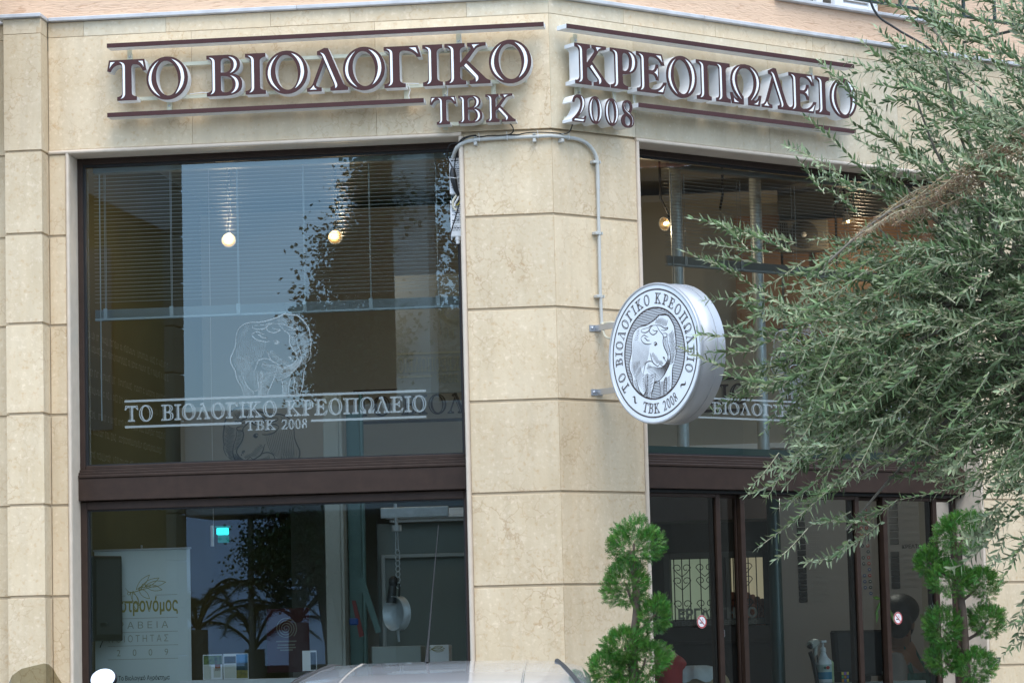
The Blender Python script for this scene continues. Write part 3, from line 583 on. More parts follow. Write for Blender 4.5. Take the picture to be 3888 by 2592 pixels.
wf = part('window_frame', rect(MB(), -2.634, -.501, .45, 2.449, .036, .165, .235, .045, .06), brown, FL, parent=B)
part('glazing_bead', rect(MB(), -2.598, -.537, .51, 2.404, .008, .178, .206, .008, .008, 0), brownd, FL, parent=wf)
panes(FL, wf, -2.59, -.543, .515, 2.398, .2, glassL)
part('stall_riser', MB().box((-2.634, .08, 0), (-.501, .24, .45), .004), stoneG, FL, parent=B)
wf = part('window_frame', rect(MB(), .609, 3.2, 2.622, 4.326, .030, .165, .235, .034, .02), brown, FR, parent=B)
part('glazing_bead', rect(MB(), .639, 3.17, 2.642, 4.292, .010, .178, .206, .014, .008, 0), brownd, FR, parent=wf)
panes(FR, wf, .642, 3.167, 2.645, 4.285, .2, glassR)
part('transom_panel', MB().box((.609, .13, 2.592), (3.2, .24, 2.606), .003).box((.609, .118, 2.574), (3.2, .24, 2.592), .004).box((.609, .15, 2.606), (3.2, .24, 2.622), .003).box((.609, .125, 2.452), (3.2, .24, 2.5735), .003), brown, FR, parent=B)
part('door_track', MB().box((.609, .16, 2.432), (3.2, .26, 2.4515), .003), brownd, FR, parent=B)
for u0, u1, v in ((.609, 1.276, .185), (1.243, 1.46, .225), (1.427, 2.355, .185), (2.313, 2.597, .225), (2.548, 2.996, .185), (2.963, 3.2, .225)):
    d = part('door_panel', rect(MB(), u0, u1, .05, 2.431, .033, v-.016, v+.016, .02, .06), brown, FR, parent=B)
    panes(FR, d, u0+.03, u1-.03, .1, 2.412, v, glassD)

# ---- rooms behind the glass
part('interior_wall', MB().box((-2.86, .31, .06), (-2.70, 6.4, 4.9)), olive_wall, FL, parent=B)
part('interior_wall', MB().box((-2.70, 3.5, 2.875), (1.08, 3.62, 4.5)), wall_in, FL, parent=B)
part('skirting_band', MB().box((-2.70, 3.47, 2.84), (1.08, 3.62, 2.874)), whitep, FL, parent=B)
part('interior_wall', MB().box((-2.9, 6.4, .06), (5.2, 6.5, 4.9)), wall_in, FL, parent=B)
part('interior_wall', MB().box((4.9, .31, .06), (5.0, 7.5, 4.9)), wall_in, FR, parent=B)
part('ceiling', MB().box((-3.5, .33, 4.62), (0, 6.6, 4.7)), ceil_in, FL, parent=B); part('ceiling', MB().box((-.3, .33, 4.6), (5.2, 9.5, 4.68)), ceil_in, FR, parent=B)
part('floor', MB().box((-3.5, .25, 0), (0, 6.6, .06)), floor_in, FL, parent=B); part('floor', MB().box((-.3, .25, 0), (5.2, 9.5, .058)), floor_in, FR, parent=B)
part('roof_slab', MB().box((-3.9, .31, 5.3), (-.2, 9, 5.4)), concrete, FL, parent=B); part('roof_slab', MB().box((-.3, .31, 5.42), (6.5, 9, 5.5)), concrete, FR, parent=B)
part('interior_wall', MB().box((-3.0, .32, 5.0), (-2.9, 9, 5.3)), concrete, FL, parent=B)
part('wood_panel', MB().box((.80, 3.44, 3.60), (1.09, 3.497, 4.33)), wood, FL, parent=B)
part('wood_panel', MB().box((1.10, 3.7, 3.3), (2.4, 3.76, 4.33)), wood, FL, parent=B)
# mezzanine slab that the pipes stand on
part('mezzanine_slab', MB().box((.9, .55, 2.62), (3.6, 1.6, 2.722)), tealp, FR, parent=B)
# menu board wall behind the counter
menu = part('menu_wall', MB().box((.97, 5.0, .06), (2.6, 5.1, 4.2)), greyp, FL, parent=B)

# white lettering lines on the olive side wall: too small to read in the photograph
mb = MB(); rn = random.Random(5)
for zl, v1 in ((3.41, 2.5), (3.335, 2.5), (3.20, 2.45), (3.10, 2.4), (2.965, 2.4), (2.87, 2.3), (2.74, 2.0)):
    v = .45
    while v < v1:
        w = rn.uniform(.012, .03); h = rn.choice((.030, .034, .034, .044)); k = rn.random()
        if k < .86:
            mb.add([(-2.698, v, zl-h/2), (-2.698, v+.007, zl-h/2), (-2.698, v+.007, zl+h/2), (-2.698, v, zl+h/2)], [(0, 1, 2, 3)])
            if k < .55: mb.add([(-2.698, v+.007, zl+h/2-.007), (-2.698, v+w, zl+h/2-.007), (-2.698, v+w, zl+h/2), (-2.698, v+.007, zl+h/2)], [(0, 1, 2, 3)])
            if k > .3: mb.add([(-2.698, v+.007, zl-h/2), (-2.698, v+w, zl-h/2), (-2.698, v+w, zl-h/2+.007), (-2.698, v+.007, zl-h/2+.007)], [(0, 1, 2, 3)])
            v += w+.008
        else: v += .03
part('wall_lettering', mb, faint, FL, parent=B, label='rows of small pale lettering running along the olive side wall')

# big dark shop name on the inner back wall, half hidden by the column
def logo_block(mb, u0, u1, z1, z0, fn, sub=True, hb=None):
    """two rules with the shop name between them; fn(u, z) -> point"""
    th = (z1-z0)*.045
    def bar(a, b, z): mb.add([fn(a, z-th), fn(b, z-th), fn(b, z+th), fn(a, z+th)], [(0, 1, 2, 3)])
    bar(u0, u1, z1)
    H = (z1-z0)*.62; V, F, W = serif_line('ΤΟ ΒΙΟΛΟΓΙΚΟ ΚΡΕΟΠΩΛΕΙΟ', 1.0); k = (u1-u0)/W
    put2d(mb, V, F, lambda x, y: fn(u0+x*k, z0+(z1-z0)*.20+y*H))
    if sub:
        V, F, W2 = serif_line('ΤΒΚ 2008', H*.62, space=.5); m_ = u0+(u1-u0)*.505
        put2d(mb, V, F, lambda x, y: fn(m_-W2/2+x, z0-H*.48+y)); bar(u0, m_-W2/2-.02, z0); bar(m_+W2/2+.02, u1, z0)
    else: bar(u0, u1, z0)
mb = MB(); logo_block(mb, -1.703, .853, 3.298, 3.094, lambda u, z: (u, 3.495, z), False)
part('wall_sign_print', mb, inkbrown, FL, parent=B, label='large dark shop name between two rules on the inner back wall')
mb = MB(); mb.box((-2.62, 2.5, 2.6), (-1.72, 2.53, 3.146)); pn = solo('display_panel', 'grey panel printed with a dark ox head low behind the left window', 'panel', mb, wall_in, FL)
mb = MB(); ox_mesh(mb, lambda x, y: (-2.35+(1560-x)*.00037, 2.497, 3.14-(y-78)*.00042), 1.8); part('ox_print', mb, shadowp, FL, parent=pn)
# added board standing in for a reflection: shop name and ox painted reversed
mb = MB().box((-1.10, 1.5, 3.09), (-.55, 1.52, 3.785), .002); pn = solo('reflection_board', 'pale grey board painted with a mirror reflection of the ox and shop name', 'board', mb, pbr('board_grey', (.27, .285, .27), .6), FL)
mb = MB(); logo_block(mb, -1.09, -.31, 3.325, 3.19, lambda u, z: (-1.09+(-.31-u), 1.497, z))
mb.v = [p if p[0] < -.555 else (min(p[0], -.555), p[1], p[2]) for p in mb.v]
part('mirrored_lettering', mb, greyprint, FL, parent=pn)
mb = MB(); ox_mesh(mb, lambda x, y: (-.56-(x-268)*.00024, 1.497, 3.40+(1340-y)*.00026), 1.5); part('ox_print', mb, greyprint, FL, parent=pn)
# ================================================================== raised letter signs
def sign(fr, label, bars, words, brackets, rails, joins, v=-.128, depth=.082):
    t = thing('raised_letter_sign', label, 'sign', fr, (words[0][1][0][1], v, 4.58))
    for (u0, u1, z0, z1) in bars:
        b = part('bar', MB().box((u0, v+.002, z0), (u1, v+depth, z1), .001), signwhite, fr, parent=t)
        part('face', MB().box((u0, v-.004, z0), (u1, v+.0015, z1), .0005), oxblood, fr, parent=b)
    for h, items, z0 in words:
        for ch, u0, u1 in items:
            w, vs, fs = gmesh(GREEK.get(ch, ch), 'out', 1.0); k = (u1-u0)/w
            zc = z0
            def X(mb, vs, fs, va, vb): mb.add([(u0+x*k, va if z < 0 else vb, zc+y*h) for x, y, z in vs], fs); return mb
            L_ = part('letter', X(MB(), vs, fs, v+depth, v+.002), signwhite, fr, parent=t)
            part('face', X(MB(), vs, fs, v+.0015, v-.004), oxblood, fr, parent=L_)
            w, vs, fs = gmesh(GREEK.get(ch, ch), 'in', 1.0)
            part('inline', X(MB(), vs, fs, v-.004, v-.0065), inl, fr, parent=L_)
    for (u0, u1, z) in rails: part('rail', MB().box((u0, v+depth+.002, z-.010), (u1, v+depth+.014, z+.010), .001), rail_m, fr, parent=t)
    for (u, z0, z1, zb) in brackets:
        b = part('bracket', MB().box((u-.013, v+depth+.016, z0), (u+.013, v+depth+.022, z1), .001), rail_m, fr, parent=t)
        if zb: part('spacer', MB().box((u-.012, v+depth+.021, zb-.02), (u+.012, -.001, zb+.02), .001), rail_m, fr, parent=b)
        if zb: part('bolt', MB().lathe([(0, -.007), (.004, -.006), (.0065, -.003), (.0065, 0)], (u, v+depth+.016, zb), 10, 'y'), zinc, fr, parent=b)
    for pts in joins: part('wire', MB().tube(pts, .0022, 6), whitep, fr, parent=t)
    return t
def sg(u0, u1, z0, z1, z): pass
LW = [('Τ', -2.384, -2.168), ('Ο', -2.168, -1.941), ('Β', -1.838, -1.644), ('Ι', -1.627, -1.516), ('Ο', -1.516, -1.287), ('Λ', -1.293, -1.070), ('Ο', -1.096, -.869), ('Γ', -.874, -.673), ('Ι', -.666, -.559), ('Κ', -.547, -.304), ('Ο', -.311, -.084)]
TB = [('Τ', -.633, -.49), ('Β', -.48, -.352), ('Κ', -.334, -.175)]
vb = -.035
sign(FL, 'raised brown letters reading ΤΟ ΒΙΟΛΟΓΙΚΟ and ΤΒΚ on the left fascia', [(-2.384, -.013, 4.873, 4.8965), (-2.386, -.664, 4.494, 4.518)],
     [(.222, LW, 4.581), (.15, TB, 4.371)],
     [(-2.284, 4.74, 4.88, 4.838), (-2.068, 4.50, 4.62, 4.560), (-.484, 4.74, 4.88, 4.836), (-.565, 4.36, 4.62, 4.546), (-.772, 4.50, 4.62, 0), (-.302, 4.38, 4.62, 0)],
     [(-2.34, -.12, 4.783), (-2.33, -.12, 4.603), (-.60, -.20, 4.387)],
     [[(-.757, -.05, 4.61), (-.748, -.05, 4.58), (-.757, -.05, 4.55), (-.75, -.05, 4.52)], [(-.55, -.05, 4.60), (-.545, -.05, 4.57), (-.55, -.05, 4.53)], [(-1.95, -.052, 4.615), (-1.88, -.056, 4.619), (-1.80, -.052, 4.614)], [(-.85, -.052, 4.612), (-.78, -.056, 4.617), (-.70, -.052, 4.612)], [(-.468, -.05, 4.87), (-.466, -.05, 4.81)]])
RW = [('Κ', .067, .306), ('Ρ', .314, .503), ('Ε', .499, .711), ('Ο', .711, .931), ('Π', .931, 1.178), ('Ω', 1.176, 1.412), ('Λ', 1.414, 1.630), ('Ε', 1.627, 1.836), ('Ι', 1.830, 1.940), ('Ο', 1.945, 2.159)]
NB = [('2', .039, .137), ('0', .152, .246), ('0', .266, .360), ('8', .378, .470)]
sign(FR, 'raised brown letters reading ΚΡΕΟΠΩΛΕΙΟ and 2008 on the right fascia', [(.017, 2.147, 4.868, 4.892), (.505, 2.141, 4.489, 4.513)],
     [(.220, RW, 4.575), (.148, NB, 4.369)],
     [(.158, 4.40, 4.87, 4.835), (.175, 4.52, 4.60, 4.553), (.421, 4.48, 4.6, 0), (.564, 4.48, 4.6, 0), (1.902, 4.75, 4.87, 4.825)],
     [(.09, 2.12, 4.775), (.09, 2.12, 4.596), (.06, .45, 4.40)],
     [[(.400, -.05, 4.60), (.392, -.05, 4.57), (.402, -.05, 4.54), (.398, -.05, 4.51)], [(.545, -.05, 4.58), (.538, -.05, 4.55), (.547, -.05, 4.52)], [(.50, -.052, 4.605), (.53, -.056, 4.612), (.56, -.052, 4.607)]])

# ================================================================== conduit, cables and ballasts round the column
def mix(u, v, z, fr=FL): return tuple(fr @ Vector((u, v, z)))
ct = thing('cable_conduit', 'pale grey conduit bending over the column down to the round sign', 'conduit', FW, mix(.29, 0, 3.31, FR))
pL = [(-.540, .06, 4.225), (-.528, .03, 4.245), (-.509, -.005, 4.266), (-.485, -.018, 4.282), (-.455, -.02, 4.293), (-.40, -.02, 4.301), (-.246, -.02, 4.304), (-.071, -.02, 4.304)]
pR = [(.03, -.02, 4.304), (.10, -.02, 4.303), (.15, -.02, 4.301), (.187, -.02, 4.296), (.222, -.02, 4.284), (.25, -.02, 4.266), (.272, -.02, 4.244), (.286, -.02, 4.22), (.293, -.02, 4.196), (.295, -.02, 4.13)]
part('bent_pipe', MB().tube([mix(*p) for p in pL]+[mix(-.004, -.022, 4.304)]+[mix(*p, FR) for p in pR]+[mix(.295, -.02, 4.04, FR)], .0105, 12), pvc, FW, parent=ct)
part('straight_pipe', MB().tube([mix(.2945, -.02, 4.045, FR), mix(.293, -.02, 3.9, FR), mix(.290, -.02, 3.5, FR), mix(.294, -.02, 3.312, FR)], .0088, 12), pvc, FW, parent=ct)
def clip(fr, u, z, hor):
    m = MB()
    if hor: m.box((u-.009, -.034, z-.032), (u+.009, -.001, z-.012), .002).box((u-.009, -.034, z+.010), (u+.009, -.004, z+.014), .001).tube([(u, -.006, z-.026), (u, -.04, z-.026)], .004, 8)
    else: m.box((u-.035, -.034, z-.008), (u-.012, -.001, z+.008), .002).box((u+.010, -.034, z-.008), (u+.016, -.004, z+.008), .001).tube([(u, -.02, z-.007), (u, -.02, z+.007)], .0125, 10)
    part('clip', m, pvc, fr, parent=ct, base=(0, 0, 0))
for u, z in ((-.406, 4.301), (-.09, 4.304)): clip(FL, u, z, True)
clip(FR, .05, 4.304, True)
for z in (4.186, 3.80, 3.46): clip(FR, .2935, z, False)
for fr, u in ((FL, -.385), (FL, -.235), (FL, -.07), (FR, .095)):
    a = [(u, -.02+.0125*math.cos(k*math.pi/5), 4.303+(.018 if k in (4, 5, 6) else .0135)*math.sin(k*math.pi/5)) for k in range(11)]
    part('cable_tie', MB().tube(a, .0018, 5).tube([(u, -.03, 4.315), (u-.002, -.03, 4.335)], .0014, 5), whitep, fr, parent=ct, base=(0, 0, 0))
cb = thing('black_cable', 'thin black cables looping from both signs along the top of the conduit', 'cable', FW, mix(-.25, -.02, 4.31))
wig = lambda a: a
part('cable', MB().tube([mix(*p) for p in cr([(-.215, -.06, 4.372), (-.205, -.05, 4.36), (-.200, -.035, 4.345), (-.205, -.03, 4.33), (-.225, -.028, 4.319), (-.27, -.03, 4.316), (-.33, -.028, 4.318), (-.38, -.028, 4.314), (-.42, -.028, 4.321), (-.46, -.03, 4.308), (-.50, -.02, 4.288), (-.545, .02, 4.290), (-.565, .04, 4.27), (-.572, .06, 4.23), (-.560, .07, 4.20), (-.545, .07, 4.17)], 5)], .0034, 7), blackp, FW, parent=cb)
part('cable', MB().tube([mix(*p) for p in cr([(-.23, -.028, 4.318), (-.18, -.029, 4.316), (-.13, -.03, 4.323), (-.06, -.028, 4.3235), (-.004, -.03, 4.319)], 5)]+[mix(*p, FR) for p in cr([(.03, -.03, 4.318), (.06, -.03, 4.319), (.085, -.032, 4.325), (.098, -.04, 4.34), (.10, -.055, 4.368)], 5)], .0034, 7), blackp, FW, parent=cb)
part('cable', MB().tube([mix(*p) for p in cr([(-.40, -.028, 4.324), (-.45, -.03, 4.318), (-.49, -.02, 4.298), (-.505, .02, 4.26), (-.525, .05, 4.22), (-.535, .06, 4.17), (-.54, .06, 4.16)], 5)], .0034, 7), blackp, FW, parent=cb)
bal = None
for nm, lab, z0, z1 in (('ballast_box', 'white lamp ballast box fixed inside the jamb under the bent conduit', 4.03, 4.225), ('ballast_box', 'lower white ballast box with printed label hanging beside the column', 3.80, 3.985)):
    t = thing(nm, lab, 'ballast', FL, (-.535, .1, z0), 'white ballast boxes in the window jamb')
    part('case', MB().box((-.566, .085, z0), (-.503, .125, z1), .003), whitep, FL, parent=t)
    m = MB(); rn = random.Random(z0)
    for k in range(14):
        z = z1-.018-k*(z1-z0-.04)/14; u = -.556
        while u < -.513:
            w = rn.uniform(.004, .016); w = min(w, -.510-u); hh = .0035 if k % 4 else .006
            if rn.random() < .8: m.add([(u, .084, z), (u+w, .084, z), (u+w, .084, z+hh), (u, .084, z+hh)], [(0, 1, 2, 3)])
            u += w+.003
    part('label_print', m, printd, FL, parent=t)
    if z0 < 4: part('plug', MB().tube([(-.530, .10, 3.80), (-.530, .10, 3.782)], .0135, 12).tube([(-.530, .10, 3.785), (-.530, .10, 3.762)], .0105, 12), whitep, FL, parent=t); part('mounting_tab', MB().box((-.568, .10, 3.785), (-.561, .115, 3.80), .001).box((-.568, .10, 3.985), (-.56, .115, 3.998), .001), whitep, FL, parent=t)
solo('cable_joint', 'black taped cable joint strapped against the upper ballast box', 'cable joint', MB().tube([(-.545, .07, 4.165), (-.545, .065, 4.14), (-.54, .065, 4.10), (-.53, .07, 4.05), (-.517, .075, 4.02)], [.012, .017, .018, .013, .008], 10), blackp, FL)
solo('cable_tie', 'thin white cable tie round the black cable joint', 'cable tie', MB().tube([(-.572, .075, 4.12), (-.55, .045, 4.114), (-.53, .046, 4.110), (-.516, .07, 4.112)], .0022, 6), whitep, FL)
wt = thing('wire_loops', 'cream and yellow wires looping between the two ballast boxes', 'wiring', FL, (-.535, .09, 4.0))
for pts, r, m in (([(-.525, .09, 4.03), (-.535, .07, 4.01), (-.548, .065, 3.985), (-.545, .07, 3.955), (-.53, .07, 3.94)], .006, creamp), ([(-.515, .09, 4.03), (-.522, .07, 4.0), (-.535, .07, 3.98), (-.54, .07, 3.96)], .005, whitep), ([(-.512, .08, 3.99), (-.52, .075, 3.972), (-.535, .075, 3.968)], .003, yellowp), ([(-.51, .08, 4.0), (-.53, .07, 3.975), (-.565, .075, 3.975)], .003, blackp), ([(-.515, .06, 3.965), (-.535, .06, 3.90), (-.562, .065, 3.82), (-.566, .07, 3.785), (-.553, .075, 3.762), (-.525, .08, 3.757), (-.513, .09, 3.765)], .0036, blackp)):
    part('wire', MB().tube(cr(pts, 5), r, 8), m, FL, parent=wt)

# ================================================================== round projecting sign
cu, cv, cz, RR = .262, -.575, 3.098, .366
rs = thing('round_sign', 'round projecting aluminium sign with an engraved ox and brown lettering', 'sign', FR, (cu, cv, cz))
f0, f1 = cu-.082, cu+.082
part('drum', MB().lathe([(RR-.012, f0+.006), (RR-.004, f0+.004), (RR-.004, f1-.05)], (0, cv, cz), 96, 'x').lathe([(RR-.001, f1-.05), (RR-.001, f1)], (0, cv, cz), 96, 'x').lathe([(RR-.001, f1-.05), (RR-.006, f1-.05)], (0, cv, cz), 96, 'x').lathe([(RR-.001, f1), (.001, f1)], (0, cv, cz), 96, 'x'), alu, FR, parent=rs)
part('rim', MB().lathe([(RR-.013, f0+.010), (RR-.013, f0-.002), (RR-.009, f0-.006), (RR-.002, f0-.005), (RR, f0), (RR, f0+.012), (RR-.004, f0+.014)], (0, cv, cz), 96, 'x'), alu, FR, parent=rs)
def SP(x, y, d=0): return (f0-.0012-d, cv-x*RR, cz+y*RR)     # sign face: x to the right as seen, y up, radius 1
def disc(r, d, n=96, mb=None): mb = mb or MB(); mb.add([SP(r*math.cos(2*math.pi*i/n), r*math.sin(2*math.pi*i/n), d) for i in range(n)], [tuple(range(n))]); return mb
def ring(mb, r0, r1, d, n=96):
    mb.add([SP(r*math.cos(2*math.pi*i/n), r*math.sin(2*math.pi*i/n), d) for r in (r0, r1) for i in range(n)], [(i, (i+1) % n, (i+1) % n+n, i+n) for i in range(n)])
face = part('face', disc(.965, 0), pbr('sign_face_white', (.76, .79, .82), .42), FR, parent=rs)
m = MB(); ring(m, .893, .915, .0008); ring(m, .634, .658, .0008); part('ring_print', m, inkbrown, FR, parent=face)
m = MB()
def arc_text(mb, text, r, h, a0, a1, inward):
    V = []; x = 0; items = []
    for ch in text:
        if ch == ' ': x += .55; continue
        w, vs, fs = gmesh(GREEK.get(ch, ch), 'both'); items.append((x, w, vs, fs)); x += w+.13
    tot = x-.13
    for x0, w, vs, fs in items:
        ac = math.radians(a0+(a1-a0)*(x0+w/2)/tot); P = []
        for a, b, c in vs:
            lx = (a-w/2)*h*.80; ly = b*h
            if not inward: rr = r+ly; P.append((math.cos(ac)*rr+math.sin(ac)*lx, math.sin(ac)*rr-math.cos(ac)*lx))
            else: rr = r-ly; P.append((math.cos(ac)*rr-math.sin(ac)*lx, math.sin(ac)*rr+math.cos(ac)*lx))
        part('printed_letter', MB().add([SP(p[0], p[1], .0008) for p in P], fs), inkbrown, FR, parent=face)
arc_text(m, 'ΤΟ ΒΙΟΛΟΓΙΚΟ ΚΡΕΟΠΩΛΕΙΟ', .698, .155, 219, -26, False); arc_text(m, 'ΤΒΚ 2008', .852, .145, 249, 305, True)
m = MB()
for a in (234, -40):
    a = math.radians(a); cx_, cy_ = .77*math.cos(a), .77*math.sin(a); tx, ty = -math.sin(a), math.cos(a)
    for off in (0, .016, -.016):
        pts = [(cx_+tx*t*.065+math.cos(a)*(math.sin(t*3.0)*.03+off*(1-abs(t))), cy_+ty*t*.065+math.sin(a)*(math.sin(t*3.0)*.03+off*(1-abs(t)))) for t in [k/8-1 for k in range(17)]]
        V, F = ribbon(pts, .012); put2d(m, V, F, lambda x, y: SP(x, y, .0008))
part('ornament_print', m, inkbrown, FR, parent=face)
m = MB()
for k in range(58):
    y = -.62+k*.0218; x = math.sqrt(max(0, .634**2-y*y))
    if x > .03: V, F = ribbon([(-x, y), (x, y)], .0105, False); put2d(m, V, F, lambda a, b: SP(a, b, .0006))
part('hatching_print', m, inkbrown, FR, parent=face)
oxf = lambda x, y: SP((x-915)*.00079-.04, .53-(y-78)*.00092, .0018)
def clipc(p):
    x, y = (p[0]-915)*.00079-.04, .53-(p[1]-78)*.00092; r = math.hypot(x, y); k = min(1, .632/r) if r else 1
    return x*k, y*k
vs, fs = curve_mesh([[clipc(p) for p in cr(OXSIL+[OXSIL[0]], 3)[:-1]]])
part('ox_silhouette', MB().add([SP(x, y, .0013) for x, y, z in vs], fs), pbr('sign_ox_white', (.78, .81, .84), .42), FR, parent=face)
m = MB()
for pts, w in OX:
    V, F = ribbon([clipc(p) for p in pts], w*(.0018 if w >= 7 else .0011)); put2d(m, V, F, lambda a, b: SP(a, b, .0021))
part('ox_print', m, inkbrown, FR, parent=face)
for zb in (3.289, 2.946):
    b = part('bracket', MB().box((.222, -.006, zb-.017), (.300, -.0005, zb+.017), .001).box((.255, -.235, zb-.016), (.262, -.006, zb+.016), .001).box((.262, -.235, zb+.010), (.292, -.006, zb+.016), .001), zinc, FR, parent=rs)
    part('bolt', MB().lathe([(0, -.013), (.007, -.012), (.009, -.006), (.009, 0)], (.240, 0, zb), 8, 'y'), zinc, FR, parent=b)
part('supply_cable', MB().tube(cr([(.294, -.02, 3.315), (.285, -.05, 3.30), (.262, -.07, 3.27), (.262, -.09, 3.235), (.28, -.12, 3.225), (.27, -.16, 3.25), (.265, -.21, 3.275)], 6), .006, 8).tube(cr([(.297, -.02, 3.315), (.30, -.06, 3.315), (.28, -.12, 3.31), (.27, -.21, 3.29)], 6), .006, 8), creamp, FR, parent=rs)

# ================================================================== vinyl lettering on the glass
def decal(fr, label, u0, u1, z1, z0, oxu, oxz, oxk, mat, v=.196):
    t = thing('vinyl_lettering', label, 'window lettering', fr, (u0, v, z0))
    m = MB(); logo_block(m, u0, u1, z1, z0, lambda u, z: (u, v, z)); part('lettering', m, mat, fr, parent=t)
    m = MB(); ox_mesh(m, lambda x, y: (oxu+(x-268)*oxk, v, oxz+(1340-y-(x-268)*.045)*oxk*1.03), 1.5); part('ox_drawing', m, mat, fr, parent=t)
decal(FL, 'frosted vinyl ox above the shop name on the left shop window', -2.391, -.735, 2.989, 2.849, -1.80, 3.000, .000343, frost)
decal(FR, 'frosted vinyl shop name on the right shop window behind the round sign', 1.04, 2.84, 2.965, 2.857, 1.72, 2.985, .000343, frostR)
st = {}
def round_sticker(u, z, label):
    t = thing('no_smoking_sticker', label, 'sticker', FR, (u, .16, z), 'no smoking stickers on the glass doors')
    def dd(r, d, n=28): return MB().add([(u+r*math.cos(2*math.pi*i/n), .162-d, z+r*1.02*math.sin(2*math.pi*i/n)) for i in range(n)], [tuple(range(n))])
    part('disc', dd(.036, 0), pbr('sticker_white', (.8, .8, .82), .4) if 'w' not in st else st['w'], FR, parent=t)
    m = MB(); n = 28; m.add([(u+r*math.cos(2*math.pi*i/n), .1612, z+r*1.02*math.sin(2*math.pi*i/n)) for r in (.028, .035) for i in range(n)], [(i, (i+1) % n, (i+1) % n+n, i+n) for i in range(n)])
    V, F = ribbon([(-.019, .019), (.019, -.019)], .0055, False); m.add([(u+x, .1612, z+y) for x, y in V], F); part('red_band', m, st.setdefault('r', pbr('sticker_red', (.42, .02, .02), .4)), FR, parent=t)
    m = MB(); V, F = ribbon([(-.016, -.006), (.004, -.006)], .006, False); m.add([(u+x, .1615, z+y) for x, y in V], F); V, F = ribbon(cr([(.006, -.002), (.010, .006), (.005, .012), (.010, .019)], 4), .003); m.add([(u+x, .1615, z+y) for x, y in V], F)
    part('cigarette_print', m, printd, FR, parent=t)
st['w'] = pbr('sticker_white', (.8, .8, .82), .4)
round_sticker(1.105, 1.725, 'round no smoking sticker on the leftmost glass door'); round_sticker(2.63, 1.728, 'round no smoking sticker on the right glass door in front of the seated person')
t = thing('stop_sticker', 'red octagonal sticker reading STOP low on the glass door', 'sticker', FR, (1.50, .45, 1.66))
oc = lambda r, v: MB().add([(1.497+r*math.cos(math.pi/8+k*math.pi/4), v, 1.662+r*math.sin(math.pi/8+k*math.pi/4)) for k in range(8)], [tuple(range(8))])
part('white_octagon', oc(.040, .45), st['w'], FR, parent=t); part('red_octagon', oc(.036, .4492), st['r'], FR, parent=t)
V, F = sans('STOP', .026, .0006); w_ = max(v[0] for v in V); part('lettering', put2d(MB(), V, F, lambda x, y: (1.497-w_/2+x, .4485, 1.653+y)), st['w'], FR, parent=t)
# workshop lettering further inside
wl = thing('workshop_lettering', 'grey etched lettering reading ΕΡΓΑΣΤΗΡΙΟ on the inner glass partition', 'window lettering', FL, (.3, 4.49, 1.75))
V, F = sans('ΕΡΓΑΣΤΗΡΙΟ', .088, .004); w_ = max(v[0] for v in V); k = .53/w_; part('lettering', put2d(MB(), V, F, lambda x, y: (.294+x*k, 4.49, 1.788+y)), ergm, FL, parent=wl)
V, F = sans('ΥΓΕΙΟΝΟΜΙΚΑ ΕΛΕΓΧΟΜΕΝΟ', .042, .0014); w_ = max(v[0] for v in V); k = .555/w_; part('small_lettering', put2d(MB(), V, F, lambda x, y: (.268+x*k, 4.49, 1.742+y)), ergm, FL, parent=wl)

# ================================================================== blinds
def blind(fr, label, u0, u1, ztop, zbot, zrail, step, mat, cords, matr):
    t = thing('venetian_blind', label, 'blind', fr, ((u0+u1)/2, .3, zrail), 'horizontal slat blinds half lowered behind the upper windows')
    proto = None; n = int((ztop-zbot)/step)
    for i in range(n):
        z = ztop-i*step
        if proto is None:
            m = MB().box((u0, .290, -.0006), (u1, .310, .0006)); m.v = [(x, y, zz+(y-.3)*.10) for x, y, zz in m.v]
            proto = mesh_of('slat', m, (0, 0, 0), [mat])
        o = bpy.data.objects.new('slat', proto); C.objects.link(o); o.parent = t; w = fr @ T((0, 0, z+(.0009*math.sin(i*7.3)))); o.matrix_basis = WM[t].inverted() @ w; WM[o] = w; BASE[o] = (0, 0, 0)
    m = MB(); k = int((zbot-zrail-.012)/.0045)
    for i in range(k): m.box((u0, .289, zrail+.013+i*.0045), (u1, .311, zrail+.0145+i*.0045))
    part('stacked_slats', m, mat, fr, parent=t, kind='stuff')
    part('bottom_rail', MB().box((u0, .287, zrail), (u1, .313, zrail+.012), .002), matr, fr, parent=t)
    part('head_rail', MB().box((u0, .275, 4.262), (u1, .325, 4.29), .002), matr, fr, parent=t)
    for c in cords: part('cord', MB().tube([(c, .286, ztop), (c, .286, zrail+.002)], .0016, 5).tube([(c, .314, ztop), (c, .314, zrail+.002)], .0016, 5), matr, fr, parent=t)
    for c in cords: part('cord_clip', MB().box((c-.011, .283, zrail+.002), (c+.011, .286, zbot), .001), matr, fr, parent=t)
    part('tilt_chain', MB().tube([(u0+.035, .28, ztop), (u0+.035, .28, zrail-.55)], .0035, 6), matr, fr, parent=t)
blind(FL, 'pale slatted blind half lowered behind the left shop window', -2.575, -.55, 4.255, 3.51, 3.445, .0208, slatm, (-2.515, -2.145, -1.772, -1.404, -1.04, -.67), slatm)
blind(FR, 'slatted blind, coloured dark as unlit, half lowered behind the right shop window', 1.045, 3.14, 4.235, 3.770, 3.712, .0195, slat_shaded, (1.182, 1.608, 2.037, 2.463, 2.9), slat_shaded)

